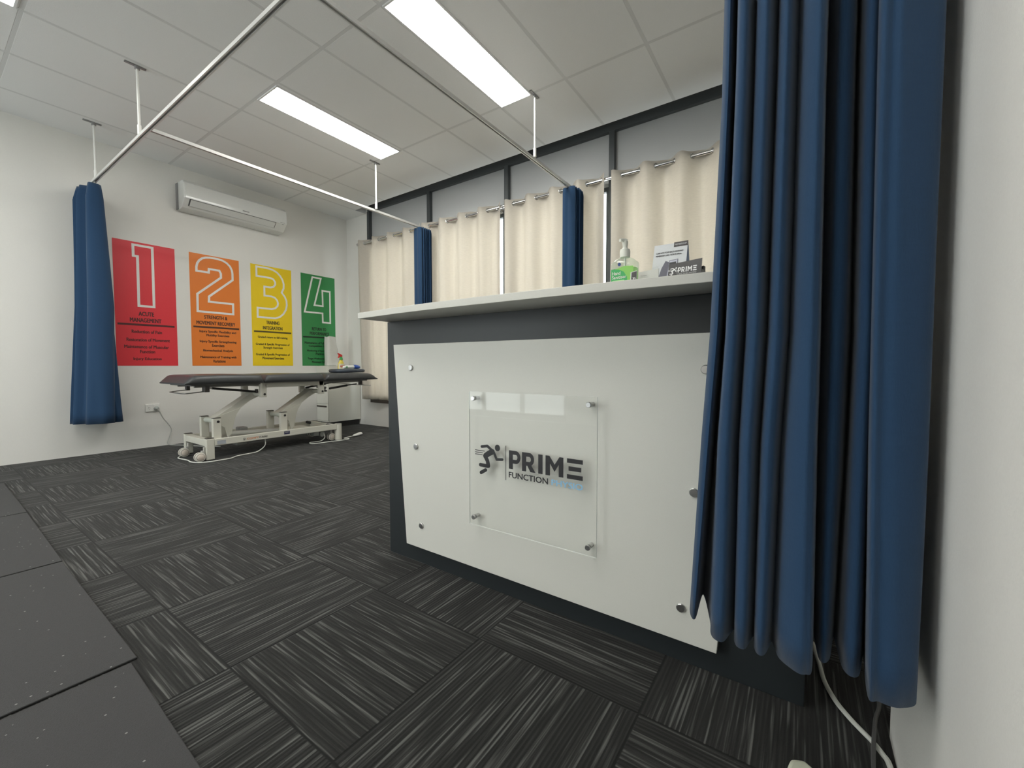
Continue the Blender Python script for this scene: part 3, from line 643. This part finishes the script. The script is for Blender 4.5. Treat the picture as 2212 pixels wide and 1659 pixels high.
for x, y in ((1.532, 4.405), (1.532, 4.905)):
    p = MB().box(x, x+.068, y, y+.042, .004, .197).build('leg', BEDM, bed, bevel=.008, seg=3)
    MB().box(x+.002, x+.066, y+.002, y+.040, .197, .203).build('leg_cap', MT['dark_cap'], p, bevel=.002)
    MB().box(x+.004, x+.064, y+.003, y+.039, 0, .005).build('foot_pad', BLK, p, smooth=0)
for y in (4.43, 4.925):
    p = MB().cyl((2.855, y, .004), (2.855, y, .186), .0385, 28).build('leg', BEDM, bed)
    MB().cyl((2.855, y, .186), (2.855, y, .189), .036, 28).build('leg_cap', MT['frame_grey'], p)
    MB().cyl((2.855, y, 0), (2.855, y, .005), .036, 24).build('foot_pad', BLK, p)
def castor(x, y, dx):
    c = MB(); c.cyl((x+dx, y, .045), (x+dx, y, .125), .008, 12); c.box(x-.010+dx*.6, x+.010+dx*.6, y-.010, y+.010, .055, .095); c = c.build('castor_fork', mat('castor_grey', (.45, .45, .42), .4), bed, bevel=.003)
    for s_ in (-1, 1):
        w = MB().lathe([(.0, .0), (.034, .0), (.040, .003), (.041, .011), (.039, .016), (.031, .018), (0, .018)], (x, y+s_*.007, .041), (0, s_, 0), 28).build('wheel', mat('castor_cream', (.66, .63, .56), .4), c)
        MB().lathe([(.0, .017), (.028, .017), (.028, .019), (.020, .0235), (0, .0245)], (x, y+s_*.007, .041), (0, s_, 0), 28).build('hub', mat('hub_beige', (.62, .55, .48), .4), c)
        MB().lathe([(.0, .0165), (.0305, .0165), (.0305, .0185), (0, .0185)], (x, y+s_*.007, .041), (0, s_, 0), 28).build('hub_ring', RUBG, c)
    MB().lathe([(.0, 0), (.0385, 0), (.0385, .012), (0, .012)], (x, y-.006, .0415), (0, 1, 0), 24).build('tyre', RUBG, c)
castor(1.488, 4.430, .035); castor(1.488, 4.800, .035); castor(2.790, 4.47, -.0); castor(2.790, 4.88, -.0)
m = MB()
m.tube([(1.60, 4.50, .652), (1.72, 4.50, .636)], .007, 10); m.build('strut_rod', STEEL, bed)
for y in (4.50, 4.83):
    m = MB().cyl((1.625 if y < 4.6 else 2.70, y, .650 if y < 4.6 else .600), (2.005 if y < 4.6 else 2.95, y, .600 if y < 4.6 else .636), .011, 14); m.build('gas_strut', BLK, bed)
MB().cyl((2.775, 4.46, .598), (3.00, 4.46, .626), .0125, 14).build('gas_strut', BLK, bed)
MB().cyl((3.00, 4.46, .626), (3.13, 4.46, .640), .006, 12).build('strut_rod', BLK, bed)
MB().cyl((2.95, 4.83, .636), (3.06, 4.83, .652), .006, 12).build('strut_rod', BLK, bed)
for a in ((2.665, 2.70, 4.41, 4.47, .59, .625), (1.535, 1.572, 4.40, 4.47, .620, .682), (1.518, 1.548, 4.78, 4.82, .626, .682), (2.000, 2.02, 4.48, 4.515, .585, .625), (3.16, 3.20, 4.44, 4.47, .628, .680), (3.04, 3.08, 4.81, 4.85, .640, .680), (2.70, 2.76, 4.80, 4.86, .640, .668)):
    MB().box(*a).build('strut_mount', mat('dark_steel', (.10, .095, .09), .45, .4), bed, bevel=.003)
MB().tube(crom([(1.55, 4.435, .628), (1.50, 4.435, .622), (1.415, 4.432, .615), (1.392, 4.45, .613), (1.390, 4.60, .614), (1.390, 4.76, .616), (1.405, 4.80, .617), (1.46, 4.80, .624), (1.54, 4.80, .632)], 5), .0048, 8).build('release_handle', STEEL, bed)
MB().tube([(3.17, 4.455, .632), (3.25, 4.455, .620), (3.33, 4.455, .612), (3.335, 4.60, .612), (3.33, 4.78, .614), (3.07, 4.82, .645)], .0042, 8).build('release_handle', STEEL, bed)
for y in (4.475, 4.90):
    a = MB().obox((2.80, y, .168), (2.855, y, .175), .02, .012).build('pedal_arm', BEDM, bed, bevel=.002)
    MB().tube([(2.735, y, .184), (2.745, y, .183), (2.81, y, .166), (2.82, y, .163)], .016, 14, radii=[.009, .016, .016, .010]).build('pedal', BLK, bed)
# leads of the bed
tag(MB().tube(crom([(2.06, 4.46, .13), (2.05, 4.44, .06), (1.98, 4.43, .012), (1.90, 4.42, .005), (1.787, 4.40, .005), (1.70, 4.335, .005), (1.62, 4.325, .005), (1.574, 4.322, .005), (1.52, 4.33, .005), (1.461, 4.369, .005), (1.43, 4.46, .005), (1.440, 4.56, .005), (1.425, 4.72, .005), (1.44, 4.78, .005), (1.50, 4.86, .005)], 6), .0048, 8).build('bed_lead', CORDW), 'white lead looping on the carpet round the foot end of the bed', 'cable')
t = thing('hand_control', 'small white hand control on the carpet right of the bed', 'remote control', (3.13, 4.46, 0))
m = MB(); a0 = Vector((3.065, 4.442, .016)); a1 = Vector((3.215, 4.505, .020))
m.tube([a0.lerp(a1, s) for s in (0, .06, .3, .7, .94, 1)], .02, 16, radii=[.010, .018, .024, .030, .028, .014])
for i, v in enumerate(m.v): m.v[i] = (v[0], v[1], max(.0015, .018+(v[2]-.018)*.62))
m.build('body', WHITEP, t)
MB().tube(crom([(2.69, 4.47, .11), (2.70, 4.45, .05), (2.66, 4.47, .010), (2.562, 4.505, .005), (2.525, 4.44, .005), (2.56, 4.39, .005), (2.70, 4.369, .005), (2.85, 4.34, .005), (2.93, 4.345, .005), (2.955, 4.38, .005), (2.93, 4.42, .005), (2.96, 4.455, .006), (3.065, 4.442, .014)], 6), .0045, 8).build('cord', CORDW, t)

# things on the bed
t = thing('face_pillow', 'slate grey vinyl pad lying on the head end of the bed', 'pillow', (3.10, 4.64, .775))
m = MB(); rows = []
for s_, zz in ((.90, .777), (.97, .782), (1.0, .792), (1.0, .803), (.97, .813), (.88, .819), (.5, .821), (.02, .821)):
    row = []
    for k in range(48):
        a = 2*PI*k/48; ca, sa = math.cos(a), math.sin(a); row.append((3.112+.205*s_*math.copysign(abs(ca)**.55, ca), 4.62+.145*s_*math.copysign(abs(sa)**.7, sa), zz))
    rows.append(row)
m.grid(rows, closed=True); m.add(rows[0], [tuple(range(48))]); m.add(rows[-1], [tuple(range(48))]); m.build('pad', PADV, t, smooth=60)
t = thing('spray_bottle', 'yellow trigger spray bottle with green collar and red nozzle, behind the slate pad', 'spray bottle', (3.19, 4.86, .775))
YEL = mat('yellow_bottle', (.72, .58, .08), .3); GRN = mat('green_cap', (.03, .28, .06), .35); RED = mat('red_trigger', (.62, .03, .03), .35)
m = MB(); rows = []
for z, w, dx in ((.776, .040, 0), (.790, .045, 0), (.84, .045, 0), (.875, .042, 0), (.90, .034, 0), (.925, .022, .002), (.945, .016, .003), (.952, .013, .003)):
    rows.append([(3.190+dx+w*math.cos(2*PI*k/24), 4.86+w*.6*math.sin(2*PI*k/24), z) for k in range(24)])
m.grid(rows, closed=True); m.add(rows[0], [tuple(range(24))]); m.build('bottle', YEL, t, smooth=60)
MB().cyl((3.193, 4.86, .935), (3.190, 4.86, .972), .022, 20, r2=.015).build('collar', GRN, t)
m = MB(); m.prism([(3.175, .972), (3.205, .970), (3.205, .995), (3.185, 1.005), (3.170, 1.010), (3.150, 1.018), (3.145, 1.010), (3.160, .999), (3.162, .985), (3.152, .960), (3.158, .957), (3.172, .978)], lambda u, v, d: (u, d, v), 4.850, 4.872); m.build('trigger', RED, t, bevel=.003)
m = MB(); rows = [[(3.190+.0462*math.sin(a), 4.86-.0280*math.cos(a), z) for a in [(-1.15+2.3*k/12) for k in range(13)]] for z in (.80, .885)]
m.grid(rows).build('label', mat('label_cream', (.78, .74, .55), .4), t, smooth=60)
m = MB(); put_text(m, 'AJAX', 3.158, 3.222, .835, .865, lambda u, v, d: (u, 4.8315+.35*abs(u-3.19)**1.5-d, v), .0006, .03); m.build('label_text', RED, t, smooth=0)
t = thing('cream_tube', 'white squeeze bottle with a blue cap lying on the slate pad', 'bottle', (3.20, 4.66, .822))
m = MB(); m.tube([(3.085, 4.66, .836), (3.09, 4.66, .838), (3.12, 4.66, .842), (3.20, 4.66, .844), (3.235, 4.66, .845)], .02, 18, radii=[.010, .016, .020, .0215, .020]); m.build('bottle', mat('tube_white', (.78, .80, .76), .35), t)
m = MB().tube([(3.232, 4.66, .845), (3.25, 4.66, .846), (3.29, 4.66, .843), (3.315, 4.66, .838), (3.318, 4.66, .838)], .02, 18, radii=[.0235, .025, .024, .017, .010]); m.build('cap', mat('blue_cap', (.03, .10, .42), .35), t)
m = MB(); m.box(3.11, 3.135, 4.6365, 4.6385, .837, .850); m.build('logo_mark', GRN, t, smooth=0)

# ================================================================== RECEPTION COUNTER
ct = thing('reception_counter', 'charcoal and white reception counter with an overhanging pale top', 'reception desk', (1.4, .79, 0))
XC0 = 1.258; y0, y1 = -.020, 1.557
b_ = MB().box(XC0, XC0+.035, y0, y1, 0, 1.054).build('front_board', CHAR, ct, bevel=.0015)
MB().box(XC0+.035, 1.88, y1-.033, y1, 0, .74).build('end_board', CHAR, ct, smooth=0)
MB().box(XC0+.035, 1.88, y0, y0+.033, 0, .74).build('end_board', CHAR, ct, smooth=0)
MB().box(XC0+.035, 1.90, y0+.033, y1-.033, .715, .74).build('desk_surface', LAMW, ct, smooth=0)
MB().box(XC0+.035, 1.50, y1-.033, y1, .74, 1.054).build('shelf_support', CHAR, ct, smooth=0)
MB().box(XC0+.035, 1.50, y0, y0+.033, .74, 1.054).build('shelf_support', CHAR, ct, smooth=0)
edge = crom([(1.098, 1.548, 0), (1.066, 1.157, 0), (1.062, .79, 0), (1.069, .5, 0), (1.093, .184, 0), (1.106, .035, 0)], 8)
poly = [(p.x, p.y) for p in edge]+[(1.52, .035), (1.52, 1.548)]
MB().prism(poly, lambda u, v, d: (u, v, d), 1.0545, 1.079).build('counter_top', TOPW, ct, bevel=.0015)
fr = lambda u, v, d: (XC0-d, u, v)
MB().prism([(1.481, .949), (.106, .945), (.177, .077), (1.410, .083)], fr, .014, .030).build('white_panel', LAMW, ct, bevel=.001)
for y, z in ((1.370, .849), (1.343, .516), (1.315, .182), (.217, .847), (.241, .509), (.270, .175)):
    MB().lathe([(0, 0), (.0125, 0), (.0125, .0045), (.0105, .0065), (0, .0068)], (XC0-.030, y, z), (-1, 0, 0), 24).build('panel_bolt', STEEL, ct)
# clear acrylic sign on four standoffs
XS = 1.2
sg = thing('acrylic_sign', 'clear acrylic logo plate on four standoffs on the white counter front', 'sign', (XS, .78, .5))
ys0, ys1, zs0, zs1 = .515, 1.026, .262, .762
m = MB(); m.box(XS, XS+.006, ys0, ys1, zs0, zs1); m.mi = [0, 2, 1, 1, 1, 1]
m.build('plate', [ACR, ACRE, clear('acrylic_back', (.998, .999, .998), .01, 0, 1.04)], sg, smooth=0)
for y, z in ((1.003, .737), (.542, .737), (1.003, .292), (.542, .290)):
    s_ = MB().cyl((XS+.006, y, z), (XC0-.030, y, z), .0075, 20); s_.lathe([(0, 0), (.009, 0), (.009, .005), (.0075, .007), (0, .007)], (XS, y, z), (-1, 0, 0), 24); s_.build('standoff', STEEL, sg)
sf = lambda u, v, d: (XS-d, -u, v)                       # u grows to the viewer's right
def strk(m, pts, w, fn=sf, d0=.0004, d1=.0014, cap=True):   # thick polyline
    P = [Vector(p) for p in pts]
    for a, b2 in zip(P[:-1], P[1:]):
        d = (b2-a).normalized(); n = Vector((-d.y, d.x))*w/2; k_ = len(m.v)*.0000011; m.prism([tuple(a-n), tuple(b2-n), tuple(b2+n), tuple(a+n)], fn, d0, d1+k_)
    for p in (P if cap else P[1:-1]):
        m.prism([(p.x+w/2*math.cos(2*PI*k/12), p.y+w/2*math.sin(2*PI*k/12)) for k in range(12)], fn, d0, d1+len(m.v)*.0000011)
def arc(cx, cy, rx, ry, a0, a1, n=10): return [(cx+rx*math.cos(a0+(a1-a0)*k/n), cy+ry*math.sin(a0+(a1-a0)*k/n)) for k in range(n+1)]
def prime(m, x0, x1, z0, z1, fn, d0, d1):
    W_ = x1-x0; Hh = z1-z0; X = lambda s: x0+s*W_; Z_ = lambda s: z0+s*Hh; q = Hh*.0
    def P_(poly): m.prism([(X(a), Z_(b3)) for a, b3 in poly], fn, d0, d1+len(m.v)*.000002)
    st = .058
    def letterP(o):
        P_([(o, 0), (o+st, 0), (o+st, 1), (o, 1)])
        ou = arc(o+.105, .655, .065, .345, PI/2, -PI/2, 10); inn = arc(o+.105, .655, .022, .135, -PI/2, PI/2, 10)
        P_([(o+st-.002, 1)]+ou+[(o+st-.002, .31), (o+st-.002, .52)]+inn+[(o+st-.002, .79)])
    letterP(0); letterP(.195)
    P_([(.265, .36), (.325, .36), (.385, 0), (.316, 0)])
    P_([(.425, 0), (.425+st, 0), (.425+st, 1), (.425, 1)])
    P_([(.525, 0), (.525+st, 0), (.525+st, .62), (.645, .23), (.70, .62), (.70, 0), (.70+st, 0), (.70+st, 1), (.708, 1), (.645, .58), (.575, 1), (.525, 1)])
    for zb, xa, xb in ((.785, .805, 1), (.40, .825, .98), (.0, .805, 1)): P_([(xa, zb), (xb, zb), (xb, zb+.215), (xa, zb+.215)])
def runner(m, x0, z0, s, fn, d0, d1, lines=True):        # s = figure height
    X = lambda a, b3: (x0+a*s, z0+b3*s)
    k = lambda pts, w: strk(m, [X(*p) for p in pts], w*s, fn, d0, d1)
    k([(.30, .985), (.54, 1.03), (.75, .90)], .095)         # rear arm
    k([(.76, .86), (.60, .78), (.47, .69)], .19)            # trunk
    k([(.44, .68), (.55, .52), (.585, .36)], .15)           # thigh, shin
    k([(.57, .345), (.24, .35)], .125)                      # calf of trailing leg
    k([(.80, .88), (.94, .62), (1.17, .645)], .090)         # fore arm
    k([(.47, .20), (.27, .085)], .12)                       # foot below
    m.prism([(x0+(.97+.105*math.cos(2*PI*j/20))*s, z0+(1.01+.112*math.sin(2*PI*j/20))*s) for j in range(20)], fn, d0, d1)
    if lines:
        for zz, xa, xb in ((.845, .02, .42), (.775, .02, .34), (.705, .02, .33)): strk(m, [X(xa, zz), X(xb, zz-.004)], .022*s, fn, d0, d1)
m = MB(); runner(m, -.997, .456, .107, sf, .0004, .0014); m.build('runner_emblem', INK, sg, smooth=0)
m = MB(); m.box(XS-.0014, XS-.0004, .8555, .8575, .454, .576); m.build('divider_line', INK, sg, smooth=0)
m = MB(); prime(m, -.843, -.561, .497, .562, sf, .0004, .0014); m.build('large_letters', INK, sg, smooth=0)
m = MB(); put_text(m, 'FUNCTION', -.843, -.686, .466, .486, sf, .001, .035); m.build('small_letters', INK, sg, smooth=0)
m = MB(); put_text(m, 'PHYSIO', -.672, -.561, .466, .485, sf, .001, .035); m.build('blue_letters', INKB, sg, smooth=0)

# ---- things on the counter top
ZT = 1.0792
t = thing('hand_sanitiser', 'clear pump bottle of green hand sanitiser on the counter top', 'bottle', (1.26, .457, ZT))
def rrow(cx, cy, hx_, hy_, z, e=.45, n=32):
    r = []
    for k in range(n):
        a = 2*PI*k/n; ca, sa = math.cos(a), math.sin(a); r.append((cx+hx_*math.copysign(abs(ca)**e, ca), cy+hy_*math.copysign(abs(sa)**e, sa), z))
    return r
rows = [rrow(1.265, .457, a, b2, ZT+z) for a, b2, z in ((.018, .036, .0005), (.022, .040, .004), (.022, .040, .082), (.021, .039, .090), (.016, .028, .099), (.011, .014, .106), (.010, .011, .110))]
m = MB().grid(rows, closed=True); m.add(rows[0], [tuple(range(32))]); m.build('bottle', CLRB, t, smooth=50)
rows = [rrow(1.265, .457, a, b2, ZT+z) for a, b2, z in ((.016, .034, .002), (.0195, .0375, .006), (.0195, .0375, .072))]
m = MB().grid(rows, closed=True); m.add(rows[-1], [tuple(range(32))]); m.build('gel', clear('green_gel', (.62, .90, .50), .1, .10, 1.2), t, smooth=50)
lf = lambda u, v, d: (1.2425-d, -u, v)
MB().prism([(-.492, ZT+.018), (-.423, ZT+.018), (-.423, ZT+.074), (-.45, ZT+.077), (-.492, ZT+.066)], lf, .0003, .0008).build('label', mat('label_green', (.26, .60, .12), .4), t, smooth=0)
MB().prism([(-.4915, ZT+.0185), (-.440, ZT+.0185), (-.442, ZT+.044), (-.452, ZT+.060), (-.468, ZT+.068), (-.4915, ZT+.070)], lf, .0008, .0011).build('label_panel', mat('label_deep_green', (.05, .42, .12), .4), t, smooth=0)
m = MB(); put_text(m, 'Hand', -.488, -.462, ZT+.052, ZT+.062, lf, .0014, .01); put_text(m, 'Sanitiser', -.488, -.444, ZT+.040, ZT+.050, lf, .0014, .01); m.build('label_text', WHITEP, t, smooth=0)
m = MB(); m.prism([(-.487, ZT+.031), (-.45, ZT+.031), (-.45, ZT+.036), (-.487, ZT+.036)], lf, .0011, .0015); m.build('label_strip', mat('strip_green', (.45, .75, .35), .4), t, smooth=0)
m = MB(); m.prism([(-.466+.005*math.cos(2*PI*k/20), ZT+.083+.005*math.sin(2*PI*k/20)) for k in range(20)], lf, .0003, .0008); m.build('badge', mat('badge_navy', (.02, .06, .22), .4), t, smooth=0)
PW = mat('pump_white', (.76, .77, .70), .35)
MB().lathe([(.0, 0), (.0150, 0), (.0155, .018), (.0140, .024), (.008, .027), (.007, .032), (.0085, .048), (.0075, .050), (0, .051)], (1.265, .457, ZT+.107), n=28).build('pump', PW, t)
MB().tube([(1.268, .452, ZT+.154), (1.265, .458, ZT+.157), (1.255, .4635, ZT+.158), (1.247, .4665, ZT+.156)], .005, 12, radii=[.0070, .0075, .0055, .0045]).build('nozzle', PW, t)
MB().cyl((1.265, .457, ZT+.01), (1.265, .457, ZT+.108), .0032, 10).build('dip_tube', WHITEP, t)

t = thing('tent_card', 'white folded tent card about health insurance claims on the counter top', 'card', (1.32, .335, ZT))
PAP = mat('paper_white', (.72, .74, .76), .5)
# tent leaning back: front face from (x=1.29) at base to (1.325) at top
def tf(u, v, d): return (1.290+.045*(v/.148)-d, -u+.0, ZT+v)
MB().prism([(-.388, .001), (-.291, .001), (-.291, .146), (-.388, .146)], tf, 0, .0012).build('front_leaf', PAP, t, smooth=0)
MB().prism([(-.388, .001), (-.291, .001), (-.291, .146), (-.388, .146)], lambda u, v, d: (1.386-.050*(v/.148)+d, -u-.004*0, ZT+v), 0, .0012).build('back_leaf', mat('paper_blue_grey', (.45, .53, .70), .5), t, smooth=0)
MB().prism([(-.330, .133), (-.290, .133), (-.290, .148), (-.330, .148)], tf, .0013, .0018).build('header_tab', mat('tab_brown', (.07, .06, .06), .5), t, smooth=0)
m = MB(); put_text(m, 'MEMBERSHIP', -.327, -.294, .138, .143, tf, .0020, .0); m.build('tab_text', PAP, t, smooth=0)
m = MB(); put_text(m, 'CLAIM WITH YOUR HEALTH INSURANCE', -.380, -.302, .1165, .1215, tf, .0015, .02); put_text(m, 'MEMBERSHIP CARD. NOW IN iPhone', -.380, -.306, .1075, .1125, tf, .0015, .02)
put_text(m, 'simply tap your phone', -.345, -.315, .030, .034, tf, .0015, .0); m.build('heading_text', INK, t, smooth=0)
MB().prism([(-.366, .045), (-.350, .032), (-.340, .045), (-.336, .085), (-.350, .092), (-.360, .070)], tf, .0014, .0018).build('terminal_picture', mat('pic_slate', (.10, .10, .14), .4), t, smooth=0)
MB().prism([(-.343, .038), (-.318, .043), (-.315, .092), (-.338, .090)], tf, .0018, .0022).build('phone_picture', mat('pic_light', (.55, .56, .66), .4), t, smooth=0)
MB().ring([(-.344, .037), (-.317, .042), (-.314, .094), (-.339, .092)], .0016, tf, .0022, .0024).build('phone_outline', mat('pic_grey', (.18, .18, .24), .4), t, smooth=0)
m = MB(); m.prism([(-.338, .078), (-.319, .080), (-.319, .086), (-.338, .085)], tf, .0024, .0027); m.build('screen_band', INK, t, smooth=0)

t = local('card_holder', 'black business card holder with a white logo, at the curtain end of the counter top', 'card holder', (1.195, .270, ZT), math.radians(-6))
hf = lambda u, v, d: (.012*(v/.06)-d, -u, v)
MB().prism([(-.044, .002), (.043, .002), (.043, .060), (-.044, .055)], hf, 0, .0012).build('front_card', mat('card_black', (.040, .038, .040), .35), t, smooth=0)
MB().prism([(-.046, .001), (.046, .001), (.046, .040), (-.046, .034)], lambda u, v, d: (.0145+d, -u, v), 0, .014).build('card_stack', mat('card_dark', (.05, .05, .05), .4), t, smooth=0)
MB().prism([(-.047, .0), (.0475, .0), (.0475, .028), (-.047, .022)], lambda u, v, d: (-.003+d, -u, v), .0, .028).build('tray', clear('tray_clear', (.8, .8, .8), .05, .05, 1.3), t, smooth=0)
WI = mat('white_print', (.8, .8, .8), .4)
m = MB(); prime(m, -.018, .031, .029, .043, hf, .0013, .0017); put_text(m, 'FUNCTION PHYSIO', -.018, .031, .0225, .0265, hf, .0016, .01); m.box(-.001+.003, .004, .0205, .0210, .022, .044)
m.build('logo_text', WI, t, smooth=0)
m = MB(); runner(m, -.044, .020, .022, hf, .0013, .0017); m.build('runner_emblem', WI, t, smooth=0)

t = thing('clear_card_stand', 'clear stand of pale cards beside the sanitiser bottle', 'card holder', (1.21, .365, ZT))
m = MB().prism([(-.402, .001), (-.345, .001), (-.345, .053), (-.402, .049)], lambda u, v, d: (1.222-d+.008*v/.05, -u, ZT+v), 0, .002); m.build('cards', mat('card_pale', (.62, .62, .58), .5), t, smooth=0)
m = MB(); put_text(m, 'Treatment Rooms', -.396, -.378, .036, .039, lambda u, v, d: (1.222-d+.008*v/.05, -u, ZT+v), .0025, .0); put_text(m, 'physiotherapy appointments', -.382, -.352, .0255, .028, lambda u, v, d: (1.222-d+.008*v/.05, -u, ZT+v), .0025, .0); m.build('card_text', mat('soft_grey_ink', (.25, .25, .25), .5), t, smooth=0)
m = MB().prism([(-.404, .0), (-.343, .0), (-.343, .056), (-.404, .052)], lambda u, v, d: (1.214-d, -u, ZT+v), 0, .0015); m.build('front_window', ACR, t, smooth=0)
t = local('logo_card', 'tiny black card with a white runner leaning against the sanitiser', 'card', (1.20, .408, ZT), math.radians(4))
nf = lambda u, v, d: (.006*v/.05-d, -u, v)
MB().prism([(-.0095, .001), (.0085, .001), (.0085, .050), (-.0095, .047)], nf, 0, .001).build('card', mat('card_white', (.7, .7, .68), .5), t, smooth=0)
MB().prism([(-.0075, .004), (.008, .004), (.008, .0485), (-.0065, .0455)], nf, .0011, .0014).build('black_panel', MT['card_black'], t, smooth=0)
m = MB(); runner(m, -.0062, .020, .0105, nf, .0015, .0018, False); m.build('runner_emblem', WI, t, smooth=0)

# ================================================================== GYM MATS
def rmat(y0, y1, x1a, x1b, lb, xm=-.64):
    m = MB().prism([(xm, y0), (x1a, y0), (x1b, y1), (xm, y1)], lambda u, v, d: (u, v, d), .0005, .0065)
    tag(m.build('rubber_mat', RUBBER, bevel=.002), lb, 'gym mat', 'black rubber gym mats')
rmat(.530, 1.570, .318, .345, 'flecked black rubber mat in the bottom left corner of the photo, nearest the camera')
rmat(1.584, 2.638, .362, .368, 'black rubber mat second from the bottom left corner')
rmat(2.650, 3.700, .370, .384, 'black rubber mat third from the bottom left corner')
rmat(3.712, 4.765, .386, .392, 'black rubber mat at the left photo edge nearest the poster wall')

# ================================================================== CABLES BY THE NEAR WALL
tag(MB().tube(crom([(1.52, -.04, .03), (1.458, -.055, .012), (1.39, -.065, .006), (1.323, -.085, .006), (1.28, -.107, .006), (1.247, -.129, .006), (1.221, -.148, .006), (1.193, -.162, .006), (1.17, -.170, .006), (1.10, -.174, .006), (1.0, -.175, .006)], 6), .0055, 10).build('floor_cable', CORDW), 'white cable curving over the carpet below the big blue curtain', 'cable')
tag(MB().tube(crom([(1.40, -.178, .03), (1.34, -.172, .018), (1.29, -.160, .016), (1.221, -.150, .017), (1.15, -.142, .006), (1.05, -.138, .005), (.95, -.145, .005)], 6), .0042, 10).build('floor_cable', mat('grey_dark_cord', (.10, .10, .10), .5)), 'thin dark cable crossing the white one near the wall corner', 'cable')
t = thing('power_board', 'cream plastic power board just entering at the bottom edge of the photo', 'power board', (1.0, -.02, 0))
MB().prism([(.93, -.085), (1.035, -.045), (1.052, -.02), (1.040, .004), (1.01, .010), (.90, -.035)], lambda u, v, d: (u, v, d), .001, .030).build('casing', mat('cream_plastic', (.70, .72, .58), .4), t, bevel=.008, seg=3)
for o in bpy.data.objects:
    if '_w' in o: del o['_w']
